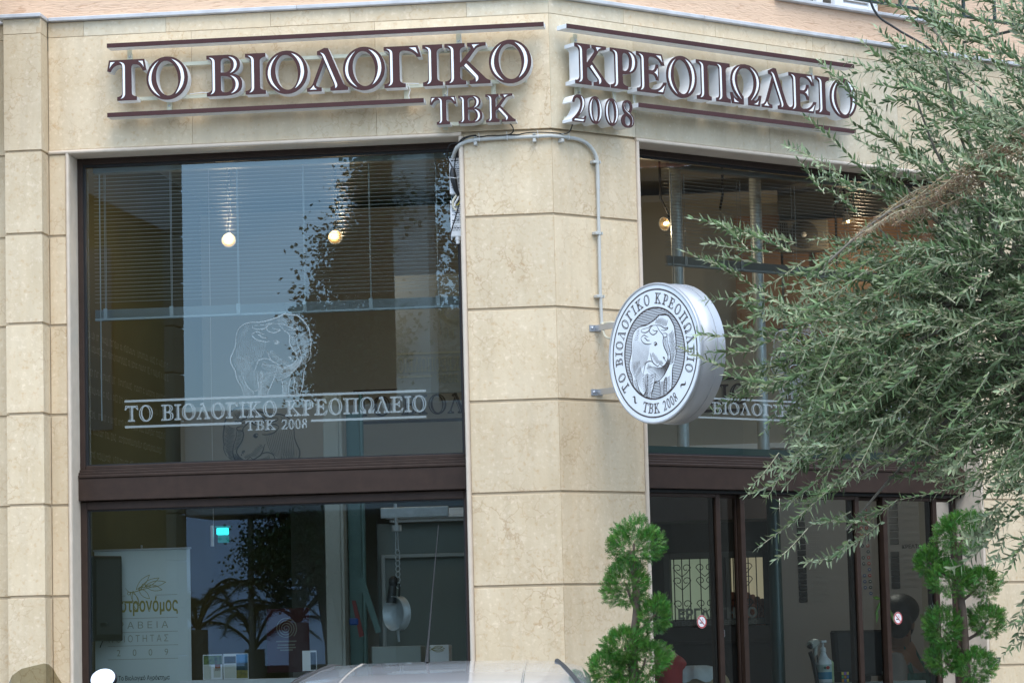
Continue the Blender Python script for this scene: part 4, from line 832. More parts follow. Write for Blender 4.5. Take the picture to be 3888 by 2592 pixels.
# ================================================================== lamps
def spot(fr, u, v, z, label, lit=True, tilt=(0, -.6, -.8), en=None):
    t = thing('spot_lamp', label, 'lamp', fr, (u, v, z), 'small round spot lamps under the shop ceiling')
    d = Vector(tilt).normalized(); q = d.to_track_quat('Z', 'Y').to_matrix()
    def tr(m): m.v = [tuple(Vector((u, v, z))+q @ Vector(p)) for p in m.v]; return m
    part('housing', tr(MB().lathe([(.0, -.06), (.018, -.06), (.024, -.03), (.040, .0), (.042, .003), (.039, .003)], (0, 0, 0), 24)), alu, fr, parent=t)
    part('reflector', tr(MB().lathe([(.004, -.020), (.022, -.014), (.038, .001)], (0, 0, 0), 24)), reflec if lit else alu, fr, parent=t)
    if lit: part('bulb', tr(MB().ell((0, 0, -.008), (.010, .010, .013))), bulb, fr, parent=t)
    part('arm', MB().tube([(u-d.x*.07, v-d.y*.07, z-d.z*.07), (u, v+.03, z+.16), (u, v+.03, 4.6)], .008, 8), blackp, fr, parent=t)
    if lit:
        ld = bpy.data.lights.new('lamp_light', 'POINT'); ld.energy = 6 if z < 3 else 3.2; ld.color = (1, .9, .8) if z < 3 else (1, .74, .48); ld.shadow_soft_size = .003
        lo = bpy.data.objects.new('lamp_light', ld); C.objects.link(lo); lo.parent = t; w = fr @ T(tuple(Vector((u, v, z))+d*.22)); lo.matrix_basis = WM[t].inverted() @ w
spot(FL, -2.018, 1.2, 3.992, 'left one of the two lit spot lamps behind the left window', tilt=(.25, -1, -.35)); spot(FL, -1.393, 1.2, 3.985, 'lit spot lamp right of centre behind the left window', tilt=(.4, -1, -.4))
spot(FR, 1.831, 1.2, 4.117, 'lit spot lamp beside the column edge in the right window', tilt=(-1, -.15, -.25)); spot(FR, 2.338, 1.2, 4.185, 'unlit spot lamp between the two steel pipes', False, tilt=(.5, -.3, -.8)); spot(FR, 3.37, 1.2, 4.24, 'lit spot lamp pointing down at the right end of the window', tilt=(.1, -.25, -1))

spot(FL, 1.45, 3.4, 2.66, 'added unseen spot lamp brightening the price lists', tilt=(.2, .8, -.6))  # extra lamp out of view, added to brighten the back of the shop
# ================================================================== things inside the shop, left window
def bx(fr, a, b, c=.002): return MB().box(a, b, c)
# roll-up banner
t = thing('rollup_banner', 'white roll-up banner printed with an olive sprig in the lower left window', 'banner', FL, (-2.4, .6, .06))
part('sheet', MB().box((-2.674, .598, .12), (-2.132, .601, 2.195)), banner_m, FL, parent=t); part('top_rail', MB().box((-2.68, .59, 2.195), (-2.126, .61, 2.206), .002), alu, FL, parent=t)
part('pole', MB().tube([(-2.41, .62, .06), (-2.41, .62, 2.225)], .006, 8), alu, FL, parent=t); part('base', MB().box((-2.69, .54, .06), (-2.12, .66, .12), .01), alu, FL, parent=t)
pu = lambda x, y: (x, .5965, y)
m = MB()
def bar2(m, a, b, z, th=.002): m.add([pu(a, z-th), pu(b, z-th), pu(b, z+th), pu(a, z+th)], [(0, 1, 2, 3)])
m2 = MB()
V, F = sans('γαστρονόμος', .105, .0022); w_ = max(v[0] for v in V); k = .405/w_; put2d(m2, V, F, lambda x, y: pu(-2.608+x*k, 1.859+y))
for c, l, a in ((-2.395, .11, 2.6), (-2.43, .09, -1.0), (-2.34, .10, -.25), (-2.37, .12, .45), (-2.34, .12, .15), (-2.415, .12, -1.35), (-2.38, .085, -.75)):
    px, pz = -2.47+ (c+2.43)*.9, 1.968+(c+2.43)*.35
    P = [(px+math.cos(a if a < 2 else a-1.8)*l*tt+math.cos((a if a < 2 else a-1.8)+1.57)*s*.016*math.sin(tt*math.pi), pz+math.sin(a if a < 2 else a-1.8)*l*tt+math.sin((a if a < 2 else a-1.8)+1.57)*s*.016*math.sin(tt*math.pi)) for s, R in ((1, [0, .2, .4, .6, .8, 1]), (-1, [1, .8, .6, .4, .2, 0])) for tt in R]
    V, F = ribbon(P, .003, False); put2d(m2, V, F, pu)
V, F = ribbon(cr([(-2.50, 1.99), (-2.47, 1.965), (-2.40, 1.98), (-2.32, 2.0)], 5), .004); put2d(m2, V, F, pu)
for c in ((-2.395, 2.0, .011), (-2.415, 1.985, .008), (-2.48, 1.96, .008)):
    V, F = ribbon([(c[0]+c[2]*math.cos(k*.52), c[1]+c[2]*math.sin(k*.52)) for k in range(13)], .003, False); put2d(m2, V, F, pu)
part('gold_print', m2, goldp, FL, parent=t)
for z, a, b in ((1.947, -2.602, -2.50), (1.947, -2.33, -2.206), (1.822, -2.602, -2.206), (1.746, -2.602, -2.206), (1.672, -2.602, -2.206), (1.598, -2.602, -2.206)): bar2(m, a, b, z, .0013)
for txt, z, a, b in (('Β Ρ Α Β Ε Ι Α', 1.766, -2.60, -2.26), ('Π Ο Ι Ο Τ Η Τ Α Σ', 1.692, -2.60, -2.26), ('2     0     0     9', 1.616, -2.553, -2.262)):
    V, F = sans(txt, .052); w_ = max(v[0] for v in V); put2d(m, V, F, lambda x, y: pu(a+x*(b-a)/w_, z+y))
part('grey_print', m, greyprint, FL, parent=t)
V, F = sans('Το Βιολογικό Αγρόκτημα', .034, .0006); w_ = max(v[0] for v in V); part('dark_print', put2d(MB(), V, F, lambda x, y: pu(-2.545+x*.29/w_, 1.483+y)), darkprint, FL, parent=t)
# wall screen seen from the side
t = thing('wall_screen', 'black flat screen turned edgeways in front of the banner', 'screen', FL, (-2.57, .42, 1.7))
def scr(m): a = R_(52); m.v = [(-2.62+x*math.cos(a)-y*math.sin(a), .37+x*math.sin(a)+y*math.cos(a), z) for x, y, z in m.v]; return m
part('casing', scr(MB().box((0, 0, 1.70), (.20, .035, 2.165), .006)), blackp, FL, parent=t); part('glass_front', scr(MB().box((.016, -.004, 1.735), (.184, -.0005, 2.145), .001)), pbr('screen_glass', (.06, .07, .075), .12, spec=.9), FL, parent=t)
part('bracket', MB().box((-2.66, .40, 1.78), (-2.56, .46, 1.80), .003).tube([(-2.58, .40, 1.70), (-2.595, .40, 1.665)], .003, 6), blackp, FL, parent=t)
# cyan lamp with white tube
t = thing('wall_light', 'small box glowing cyan beside a short white tube', 'light', FL, (-2.25, 2., 2.3))
part('lit_panel', MB().box((-2.292, 2.0, 2.331), (-2.222, 2.03, 2.372), .004), cyan, FL, parent=t); part('dim_panel', MB().box((-2.285, 2.0, 2.283), (-2.22, 2.03, 2.329), .004), cyand, FL, parent=t); part('cap', MB().box((-2.298, 1.99, 2.374), (-2.214, 2.04, 2.384), .002), cyand, FL, parent=t)
part('white_tube', MB().tube([(-2.318, 2.0, 2.262), (-2.318, 2.0, 2.388)], .011, 12), whitep, FL, parent=t); part('hanger', MB().tube([(-2.31, 2.0, 2.388), (-2.31, 2.0, 4.6)], .0012, 5), whitep, FL, parent=t)
# window ledge and the leaflets on it
part('inner_sill', MB().box((-2.13, .30, 1.44), (-1.25, .62, 1.475), .003), whitep, FL, parent=B)
def leaflet(label, u0, u1, z0, z1, bits, fold):
    t = thing('leaflet', label, 'leaflet', FL, ((u0+u1)/2, .5, z0))
    part('card', MB().box((u0, .5, z0), (u1, .503, z1), .0005), st['w'], FL, parent=t)
    for (a, b, c, d, mt) in bits: part('printed_area', MB().box((u0+a*(u1-u0), .4985, z0+b*(z1-z0)), (u0+c*(u1-u0), .4995, z0+d*(z1-z0))), mt, FL, parent=t)
gr1 = pbr('leaflet_green', (.10, .14, .03), .5, var=.8, nscale=40); bl = pbr('leaflet_sky', (.08, .25, .5), .5, var=.2, nscale=20); br = pbr('leaflet_brown', (.25, .07, .02), .5, var=.3, nscale=40); dgm = pbr('leaflet_hill', (.02, .05, .06), .5); gd = pbr('leaflet_field', (.20, .17, .03), .5, var=.4, nscale=50); cr_ = pbr('leaflet_cream', (.55, .55, .48), .5); dk = pbr('leaflet_dark', (.03, .035, .03), .5, var=.8, nscale=60)
leaflet('open leaflet with a green garden picture on the inner window ledge', -2.046, -1.937, 1.476, 1.612, [(.04, .60, .98, .96, gr1), (.62, .35, .9, .75, br), (.55, .08, .9, .45, cr_), (.04, .02, .42, .58, cr_)], 0)
leaflet('open leaflet with a blue sky and hill picture on the inner window ledge', -1.932, -1.793, 1.476, 1.614, [(.52, .62, .98, .97, bl), (.52, .34, .98, .66, dgm), (.52, .03, .98, .36, gd), (.04, .62, .5, .9, dk), (.04, .04, .5, .58, cr_)], 0)
leaflet('small white leaflet with a dark half on the ledge near the post', -1.493, -1.414, 1.51, 1.62, [(.58, .06, .96, .92, dk)], 0)
# red board with spiral
t = thing('spiral_board', 'dark red board with a pale spiral emblem deep in the shop', 'board', FL, (-2.08, 3, 1.6)); part('board', MB().box((-2.20, 3.0, 1.50), (-1.93, 3.02, 1.90), .002), pbr('deep_red_board', (.07, .008, .007), .5), FL, parent=t)
m = MB(); V, F = ribbon([(-2.075+(.005+.0155*k/24)*math.cos(-k*math.pi/12)*1.0, 1.775+(.005+.0155*k/24)*math.sin(-k*math.pi/12)) for k in range(100)], .006, False); m.add([(x, 2.997, y) for x, y in V], F)
for z, w in ((1.694, .065), (1.672, .055), (1.655, .06), (1.64, .04)): m.box((-2.075-w, 2.997, z-.004), (-2.075+w, 2.999, z+.004))
part('emblem_print', m, faint, FL, parent=t)
# interior post and pipes
solo('white_post', 'pale square post standing inside the lower left window', 'post', MB().box((-1.54, 1.5, .06), (-1.448, 1.6, 3.1), .003).box((-1.446, 1.49, .06), (-1.428, 1.6, 3.1), .003), pbr('post_paint', (.36, .38, .35), .6), FL)
solo('teal_pipe', 'slim teal pipe standing right of the pale post', 'pipe', MB().tube([(-1.315, 1.5, .06), (-1.315, 1.5, 3.1)], .014, 12), tealp, FL)
solo('door_leaf', 'dark glazed door leaf edge standing behind the pale post', 'door', MB().box((-1.425, 1.62, .06), (-1.34, 1.66, 3.0), .003), tealp, FL)
# hanging scale with pan
t = thing('hanging_scale', 'metal hanging scale with hook chain and round pan', 'scale', FL, (-1.07, 1.2, 1.65))
part('hook_rail', MB().box((-1.16, 1.19, 2.36), (-.77, 1.215, 2.42), .004), steel, FL, parent=t); part('hanger', MB().tube([(-1.075, 1.2, 2.44), (-1.07, 1.2, 2.30)], .010, 8).tube([(-1.07, 1.2, 2.32), (-1.07, 1.2, 2.285)], .028, 12), steel, FL, parent=t)
m = MB(); m.tube([(-1.075, 1.2, 2.29), (-1.078, 1.2, 2.17)], .004, 6).tube([(-1.064, 1.2, 2.29), (-1.062, 1.2, 2.17)], .004, 6)
for i in range(7): a = 2.165-i*.031; m.tube([(-1.068+.012*math.cos(k*.785), 1.2+(.006*math.sin(k*.785) if i % 2 else 0), a+.018*math.sin(k*.785)) for k in range(9)], .0035, 6)
part('chain', m, steel, FL, parent=t); part('scale_body', MB().ell((-1.095, 1.2, 2.0), (.028, .03, .035)).tube([(-1.10, 1.2, 1.98), (-1.11, 1.2, 1.88)], [.022, .03], 10).tube([(-1.06, 1.2, 1.99), (-1.065, 1.2, 1.9)], .006, 8), blackp, FL, parent=t)
def tilt(m, c, az): m.v = [((x-c[0])*math.cos(az)-(y-c[1])*math.sin(az)+c[0], (x-c[0])*math.sin(az)+(y-c[1])*math.cos(az)+c[1], z) for x, y, z in m.v]; return m
part('pan', tilt(MB().lathe([(.0, .0), (.07, .002), (.088, -.012), (.095, -.05), (.098, -.052), (.094, -.004), (.10, .0)], (-1.06, 1.2, 1.82), 32, 'y'), (-1.06, 1.2), -.75), steel, FL, parent=t)
part('drain_tap', MB().tube([(-1.075, 1.2, 1.725), (-1.07, 1.2, 1.66)], [.010, .006], 8), steel, FL, parent=t)
# white cornice shelf, picture frame, cartons, leaf box
part('inner_cornice', MB().box((-1.23, 1.8, 2.40), (-.70, 1.9, 2.44), .003).box((-1.23, 1.78, 2.385), (-.70, 1.9, 2.399), .002).box((-1.21, 1.82, 2.365), (-.70, 1.9, 2.384), .002), whitep, FL, parent=B)
part('interior_wall', MB().box((-1.30, 1.9, .06), (-.30, 1.98, 2.36)), pbr('teal_grey_wall', (.16, .185, .17), .7), FL, parent=B)
part('light_frame_moulding', rect(MB(), -1.275, -.40, 1.40, 2.178, .022, 1.87, 1.895), pbr('frame_paint', (.34, .37, .36), .5), FL, parent=B)
for i, (u0, u1, z0, z1, mt, lab) in enumerate(((-1.195, -.915, 1.40, 1.635, 'g', 'grey carton behind the car roof under the hanging scale'),)):
    solo('carton', lab, 'carton', MB().box((u0, 1.0, z0), (u1, 1.2, z1), .004), pbr('carton_grey', (.30, .33, .31), .7), FL)
t = thing('leaf_box', 'white box with an engraved leaf sprig beside the column', 'box', FL, (-.81, 1., 1.4)); part('carton', MB().box((-.866, 1.0, 1.38), (-.757, 1.12, 1.636), .003), st['w'], FL, parent=t)
m = MB()
for a, l in ((.1, .075), (.45, .07), (-.25, .07), (2.7, .03)):
    P = [(-.855+math.cos(a)*l*tt-math.sin(a)*s*.011*math.sin(tt*math.pi), 1.612+math.sin(a)*l*tt*.5+math.cos(a)*s*.011*math.sin(tt*math.pi)) for s, R in ((1, [0, .25, .5, .75, 1]), (-1, [1, .75, .5, .25, 0])) for tt in R]
    V, F = ribbon(P, .0025, False); m.add([(x, .998, y) for x, y in V], F)
part('leaf_print', m, goldp, FL, parent=t)
t = thing('knife_rack', 'tilted knife with red and blue handles leaning by the teal pipe', 'knives', FL, (-1.26, 1.2, 1.7)); part('blade', MB().prism([(-1.30, 2.02), (-1.265, 2.03), (-1.17, 1.72), (-1.20, 1.71)], 1.2, 1.205), tealp, FL, parent=t)
part('red_handle', MB().prism([(-1.335, 1.90), (-1.315, 1.90), (-1.27, 1.70), (-1.295, 1.69)], 1.19, 1.21), redp, FL, parent=t); part('blue_handle', MB().box((-1.35, 1.18, 1.76), (-1.30, 1.2, 1.80), .006), pbr('blue_plastic', (.01, .06, .25), .4), FL, parent=t)
for k in range(2): pass

# ================================================================== things inside the right window and doors
for k, (u, lab) in enumerate(((1.662, 'left galvanised steel pipe standing behind the right upper window'), (2.30, 'right galvanised steel pipe standing behind the right upper window'))):
    t = thing('steel_pipe', lab, 'pipe', FR, (u, .9, 2.722), 'galvanised pipes on the mezzanine')
    part('tube', MB().tube([(u, .9, 2.73), (u, .9, 4.6)], .036, 20), steel, FR, parent=t)
    fl = part('flange', MB().box((u-.13, .80, 2.724), (u+.13, 1.0, 2.735), .002), steel, FR, parent=t)
    for du in (-.1, .1): part('nut', MB().lathe([(0, .016), (.010, .016), (.012, .0)], (u+du, .83, 2.735), 6), zinc, FR, parent=fl)
t = thing('air_conditioner', 'white air conditioner unit with round fan high on the inner wall', 'air conditioner', FL, (1.2, 3.4, 4.1))
part('casing', MB().box((1.08, 3.40, 4.09), (1.40, 3.55, 4.29), .01), pbr('ac_case', (.17, .16, .135), .5), FL, parent=t); part('fan_grille', MB().lathe([(0, -.008), (.085, -.008), (.09, 0)], (1.245, 3.4, 4.19), 24, 'y'), pbr('ac_grille', (.05, .045, .035), .6), FL, parent=t)
part('fan_hub', MB().lathe([(0, -.016), (.016, -.016), (.018, -.008)], (1.245, 3.4, 4.19), 12, 'y'), whitep, FL, parent=t)
for k in range(4): part('vent_slot', MB().box((1.095+k*.014, 3.396, 4.11), (1.101+k*.014, 3.399, 4.27)), blackp, FL, parent=t)
# grille window far inside with the tiled roof outside it
t = thing('grille_window', 'bright inner window with a scrolled wrought iron grille', 'window', FL, (.5, 5.5, 1.78))
lm = pbr('daylit_window_wall', (.66, .55, .36), .8, emit=(.9, .75, .5), estr=.18)
part('frame', rect(MB(), .14, .88, 1.75, 2.26, .045, 5.44, 5.5).box((.512, 5.44, 1.795), (.606, 5.5, 2.215)), pbr('inner_frame', (.10, .11, .105), .6), FL, parent=t)
part('daylit_pane', MB().box((.185, 5.6, 1.79), (.512, 5.61, 2.22)), pbr('pane_green', (.45, .50, .38), .7, emit=(.62, .72, .5), estr=.16), FL, parent=t); part('daylit_pane', MB().box((.606, 5.6, 1.79), (.84, 5.61, 2.22)), lm, FL, parent=t)
m = MB(); y_ = 5.42
for u in (.215, .27, .325, .40, .46, .575, .63, .665, .70, .735, .79): m.tube([(u, y_, 1.78), (u, y_, 2.22)], .0042, 6)
def curl(cx, cz, r, s, up_): return [(cx+s*(r*(1-k/16)+.004)*math.cos(up_*(k*.42)), y_, cz+(r*(1-k/16)+.004)*math.sin(up_*(k*.42))) for k in range(14)]
for cx in (.27, .43, .70):
    for cz in (1.90, 2.06, 2.15):
        for s in (-1, 1): m.tube(curl(cx+s*.03, cz, .028, s, 1), .003, 5); m.tube([(cx, y_, cz-.06), (cx+s*.035, y_, cz-.03), (cx+s*.058, y_, cz)], .003, 5)
part('iron_grille', m, iron, FL, parent=t, base=BASE[t])
m = MB(); rn = random.Random(4)
t2 = thing('tiled_roof', 'small orange clay tiled roof seen through the grille window', 'roof', FL, (.72, 5.58, 1.8))
for r in range(4):
    for c in range(7):
        u = .615+c*.034; z = 1.99-r*.045-abs(u-.66)*.45; part('tile', MB().tube([(u, 5.585, z), (u, 5.545, z-.05)], .019, 8), clay, FL, parent=t2)
# dark green column
solo('green_column', 'dark green round column just inside the sliding doors', 'column', MB().tube([(2.36, .9, .06), (2.36, .9, 2.6)], .040, 20), dgreen, FR)
part('bulkhead', MB().box((-.3, 4.0, 2.42), (.97, 4.4, 4.4)), pbr('dark_bulkhead', (.05, .035, .032), .6), FL, parent=B); part('interior_wall', MB().box((-.6, 5.62, .06), (.97, 5.72, 4.4)), pbr('dark_inner_wall', (.055, .055, .05), .7), FL, parent=B)
solo('dark_cabinet', 'dark cabinet below the grille window', 'cabinet', MB().box((.05, 4.9, .06), (.93, 5.35, 1.735), .004).box((.05, 4.86, 1.62), (.93, 4.9, 1.64), .002), pbr('cabinet_dark', (.022, .02, .02), .4), FL)
# price boards on the menu wall
NM = {11: 'ΛΑΠΑ', 12: 'ΣΤΗΘΟΣ', 13: 'ΣΠΑΛΑ', 14: 'ΠΟΝΤΙΚΙ', 15: 'ΚΟΤΣΙ'}
tx = pbr('menu_text', (.42, .43, .44), .6); pd = pbr('price_display', (.012, .014, .016), .3)
pb = thing('price_board', 'left grey price list with black price windows behind the glass doors', 'price list', FL, (1.3, 4.99, 1.85))
dh = .0395
for k in range(15):
    z = 1.887+(14-k)*dh; part('price_window', MB().box((1.094, 4.985, z), (1.150, 4.995, z+.033), .001), pd, FL, parent=pb)
m = MB()
for k in range(15):
    z = 1.895+(14-k)*dh
    if k+1 in NM:
        V, F = sans('%d %s' % (k+1, NM[k+1]), .024, .0003); put2d(m, V, F, lambda x, y: (1.168+x, 4.99, z+y))
    else:
        rn = random.Random(k); u = 1.168
        for j in range(6): w = rn.uniform(.008, .014); m.add([(u, 4.99, z), (u+w, 4.99, z), (u+w, 4.99, z+.004), (u, 4.99, z+.004)], [(0, 1, 2, 3)]); m.add([(u, 4.99, z+.012), (u+w, 4.99, z+.012), (u+w, 4.99, z+.016), (u, 4.99, z+.016)], [(0, 1, 2, 3)]); u += w+.004
part('board_lettering', m, tx, FL, parent=pb)
ic = {'r': pbr('icon_red', (.42, .04, .03), .5), 'o': pbr('icon_orange', (.5, .2, .02), .5), 'k': pbr('icon_dark', (.02, .05, .07), .5), 'b': pbr('icon_blue', (.06, .12, .32), .5), 'w': pbr('icon_pale', (.5, .52, .53), .5)}
ib = thing('icon_chart', 'column of small round coloured animal icons between the price lists', 'chart', FL, (1.56, 4.99, 1.9))
rows = [('', 'r'), ('', 'r'), ('r', 'r'), ('r', 'r'), ('o', 'r'), ('', 'k'), ('k', 'r'), ('', 'k'), ('k', 'r'), ('k', 'r'), ('', 'b'), ('b', 'r'), ('b', 'k'), ('b', 'k'), ('', 'b')]
for k, (a, b) in enumerate(rows):
    for j, cc in enumerate((a, b)):
        if not cc: continue
        u, z = 1.528+j*.036+k*.0012, 2.50-k*.0405; n = 14
        part('icon', MB().add([(u+.0115*math.cos(2*math.pi*i/n), 4.99, z+.0115*math.sin(2*math.pi*i/n)) for i in range(n)], [tuple(range(n))]).add([(u+.006*math.cos(2*math.pi*i/n), 4.988, z+.006*math.sin(2*math.pi*i/n)) for i in range(n)], [tuple(range(n))]), [ic[cc]], FL, parent=ib)
        part('icon_motif', MB().add([(u-.005, 4.987, z-.003), (u+.006, 4.987, z-.003), (u+.004, 4.987, z+.004), (u-.004, 4.987, z+.003)], [(0, 1, 2, 3)]), ic['w'], FL, parent=ib)
pb2 = thing('price_board', 'right grey price list headed ΚΡΕΑΤΩΝ behind the bowed head', 'price list', FL, (1.8, 4.99, 1.85))
for z0 in [2.585-k*.0475 for k in range(7)]+[2.213-k*.0425 for k in range(6)]: part('price_window', MB().box((1.722, 4.985, z0-.040), (1.780, 4.995, z0-.002), .001), pd, FL, parent=pb2)
V, F = sans('ΚΡΕΑΤΩΝ', .034, .0006); m = put2d(MB(), V, F, lambda x, y: (1.80+x, 4.99, 2.232+y)); part('heading', m, printd, FL, parent=pb2)
m = MB(); rn = random.Random(2)
for z0 in [2.585-k*.0475 for k in range(7)]+[2.213-k*.0425 for k in range(6)]:
    u = 1.80
    for j in range(7): w = rn.uniform(.007, .014); z = z0-.03; m.box((u, 4.988, z), (u+w, 4.99, z+.003)).box((u, 4.988, z+.010), (u+w, 4.99, z+.013)).box((u, 4.988, z), (u+.003, 4.99, z+.013)); u += w+.004
part('board_lettering', m, tx, FL, parent=pb2)
# counter and the things on it
solo('counter', 'grey shop counter behind the sliding doors', 'counter', MB().box((1.95, .45, .06), (3.1, 1.05, 1.335), .004).box((1.93, .43, 1.335), (3.12, 1.07, 1.362), .004), pbr('counter_grey', (.22, .22, .21), .5), FR)
t = thing('soap_bottle', 'white pump bottle with a blue and orange label on the counter', 'bottle', FR, (2.442, .6, 1.363))
part('body', MB().lathe([(0, 0), (.044, 0), (.047, .008), (.047, .118), (.044, .132), (.026, .150), (.016, .172), (.015, .182), (0, .182)], (2.442, .6, 1.363), 28), pbr('bottle_white', (.8, .82, .84), .3), FR, parent=t)
part('label', MB().lathe([(.0476, .022), (.0476, .064)], (2.442, .6, 1.363), 28), pbr('label_blue', (.02, .20, .32), .4), FR, parent=t); part('label', MB().lathe([(.0476, .064), (.0476, .108)], (2.442, .6, 1.363), 28), pbr('label_pale', (.42, .55, .52), .4), FR, parent=t)
part('label_mark', MB().add([(2.442+.016*math.cos(k*.6)-.012, .5515, 1.452+.010*math.sin(k*.6)) for k in range(10)], [tuple(range(10))]), ic['r'], FR, parent=t); part('label_mark', MB().add([(2.442+.009*math.cos(k*.6)-.034, .5535, 1.452+.009*math.sin(k*.6)) for k in range(10)], [tuple(range(10))]), pbr('label_green', (.02, .14, .10), .4), FR, parent=t)
part('pump', MB().lathe([(.017, .182), (.017, .206), (.006, .21), (.006, .238), (.0, .238)], (2.442, .6, 1.363), 16).box((2.418, .585, 1.598), (2.460, .615, 1.612), .003), whitep, FR, parent=t)
solo('green_can', 'slim pale green can standing right of the pump bottle', 'can', MB().lathe([(0, 0), (.021, 0), (.022, .004), (.022, .118), (.018, .124), (.014, .13), (0, .13)], (2.513, .62, 1.363), 20), pbr('can_green', (.40, .48, .26), .4, var=.2, nscale=30), FR)
t = thing('puzzle_cube', 'small twisty puzzle cube with coloured squares at the counter edge', 'toy', FR, (2.595, .60, 1.363)); part('core', MB().box((2.563, .58, 1.363), (2.627, .64, 1.427), .002), blackp, FR, parent=t)
cc = ['o', 'k', 'y', 'b', 'o', 'k', 'y', 'v', 'y']; cm = {'o': ic['o'], 'k': ic['b'], 'y': pbr('cube_yellow', (.6, .5, .08), .4), 'b': pbr('cube_green', (.05, .3, .12), .4), 'v': pbr('cube_violet', (.25, .12, .4), .4)}
for i in range(9): a, b = i % 3, i//3; part('square', MB().box((2.566+a*.0205, .5785, 1.366+b*.0205), (2.583+a*.0205, .5795, 1.383+b*.0205)), cm[cc[i]], FR, parent=t)
t = thing('barcode_scanner', 'handheld barcode scanner on its curved stand on the counter', 'scanner', FR, (2.40, .6, 1.363))
part('stand', MB().tube(cr([(2.385, .6, 1.365), (2.375, .6, 1.42), (2.355, .6, 1.50), (2.335, .6, 1.545)], 5), [.013]*16, 8).tube([(2.43, .6, 1.365), (2.40, .6, 1.48), (2.39, .6, 1.53)], .005, 8), blackp, FR, parent=t)
part('head', MB().tube([(2.325, .59, 1.582), (2.36, .6, 1.594), (2.40, .61, 1.598)], [.024, .028, .022], 12).tube([(2.39, .61, 1.59), (2.385, .61, 1.52)], [.016, .011], 10), pbr('scanner_beige', (.42, .42, .38), .4), FR, parent=t); part('scan_window', MB().ell((2.322, .585, 1.577), (.012, .022, .014)), blackp, FR, parent=t)
t = thing('till_monitor', 'large black till monitor seen from behind', 'monitor', FR, (2.8, .7, 1.363)); m = MB().box((2.585, .62, 1.395), (3.03, .68, 1.668), .012); m.v = [(x-(z-1.4)*.06, y, z) for x, y, z in m.v]; part('casing', m, blackp, FR, parent=t)
part('stand', MB().box((2.74, .66, 1.363), (2.90, .80, 1.40), .01), blackp, FR, parent=t); part('logo_strip', MB().box((2.705, .6185, 1.628), (2.745, .6195, 1.633)), greyprint, FR, parent=t)
t = thing('bamboo_stalk', 'lucky bamboo stalk with a few hanging leaves before the monitor', 'plant', FR, (2.86, .5, 1.363)); part('stalk', MB().tube([(2.855, .5, 1.363), (2.845, .5, 1.62), (2.832, .5, 1.84)], [.008, .007, .004], 8), pbr('bamboo_green', (.12, .2, .05), .5), FR, parent=t)
bl_ = pbr('bamboo_leaf', (.16, .26, .05), .5)
for (u, z, du, dz, l) in ((2.832, 1.84, -.5, -.8, .10), (2.832, 1.85, -.9, .1, .07), (2.835, 1.83, .15, -1, .13), (2.835, 1.85, .8, .25, .05), (2.90, 1.80, .35, -.9, .11), (2.80, 1.80, -.1, -1, .1)):
    n_ = math.hypot(du, dz); du, dz = du/n_*l, dz/n_*l; w = .012; part('leaf', MB().add([(u, .5, z), (u+du*.5-dz/l*w, .495, z+dz*.5+du/l*w), (u+du, .5, z+dz), (u+du*.5+dz/l*w, .495, z+dz*.5-du/l*w)], [(0, 1, 2, 3)]), bl_, FR, parent=t)
part('pot', MB().lathe([(.0, 0), (.02, 0), (.024, .06), (.02, .06)], (2.855, .5, 1.363), 14), whitep, FR, parent=t)
# ================================================================== people inside
def skin_body(name, joints, edges, mat, fr, parent, base, sub=2, root=0, flatk=None):
    me = bpy.data.meshes.new('sk'); me.from_pydata([Vector(j[0]) for j in joints], edges, []); ob = bpy.data.objects.new('sk', me); C.objects.link(ob)
    ob.modifiers.new('s', 'SKIN'); sv = me.skin_vertices[0].data
    for i, j in enumerate(joints): r = j[1]; sv[i].radius = (r, r) if not isinstance(r, tuple) else r; sv[i].use_root = (i == root)
    s = ob.modifiers.new('u', 'SUBSURF'); s.levels = sub; s.render_levels = sub
    dg = bpy.context.evaluated_depsgraph_get(); m2 = bpy.data.meshes.new_from_object(ob.evaluated_get(dg)); bpy.data.objects.remove(ob); bpy.data.meshes.remove(me)
    mb = MB(); mb.add([tuple(v.co) for v in m2.vertices], [tuple(p.vertices) for p in m2.polygons], True); bpy.data.meshes.remove(m2)
    return part(name, mb, mat, fr, base, parent)
p1 = thing('person', 'person with dark hair and a pale shirt bowing their head behind the till monitor', 'person', FR, (3.75, 1.2, .06))
J = [((3.80, 1.30, .62), .13), ((3.80, 1.27, .95), .115), ((3.80, 1.22, 1.30), (.16, .12)), ((3.77, 1.18, 1.49), (.15, .10)), ((3.73, 1.13, 1.60), .06), ((3.685, 1.09, 1.66), .075), ((3.665, 1.08, 1.76), .088), ((3.66, 1.09, 1.84), .05),
     ((3.60, 1.05, 1.48), .065), ((3.53, .98, 1.20), .045), ((3.62, .85, 1.02), .03), ((3.64, .79, 1.0), .028), ((3.96, 1.28, 1.47), .065), ((4.04, 1.22, 1.18), .045), ((3.9, 1.0, 1.02), .03), ((3.86, .93, 1.0), .028),
     ((3.70, 1.25, .58), .08), ((3.55, .95, .58), .065), ((3.53, .93, .2), .045), ((3.48, .84, .10), .035), ((3.90, 1.3, .58), .08), ((3.85, 1.0, .58), .065), ((3.86, .98, .2), .045), ((3.82, .88, .10), .035)]
J = [((a-.10, b, c), d) for (a, b, c), d in J]
E_ = [(0, 1), (1, 2), (2, 3), (3, 4), (4, 5), (5, 6), (6, 7), (3, 8), (8, 9), (9, 10), (10, 11), (3, 12), (12, 13), (13, 14), (14, 15), (0, 16), (16, 17), (17, 18), (18, 19), (0, 20), (20, 21), (21, 22), (22, 23)]
skin_body('body', J, E_, skin, FR, p1, BASE[p1])
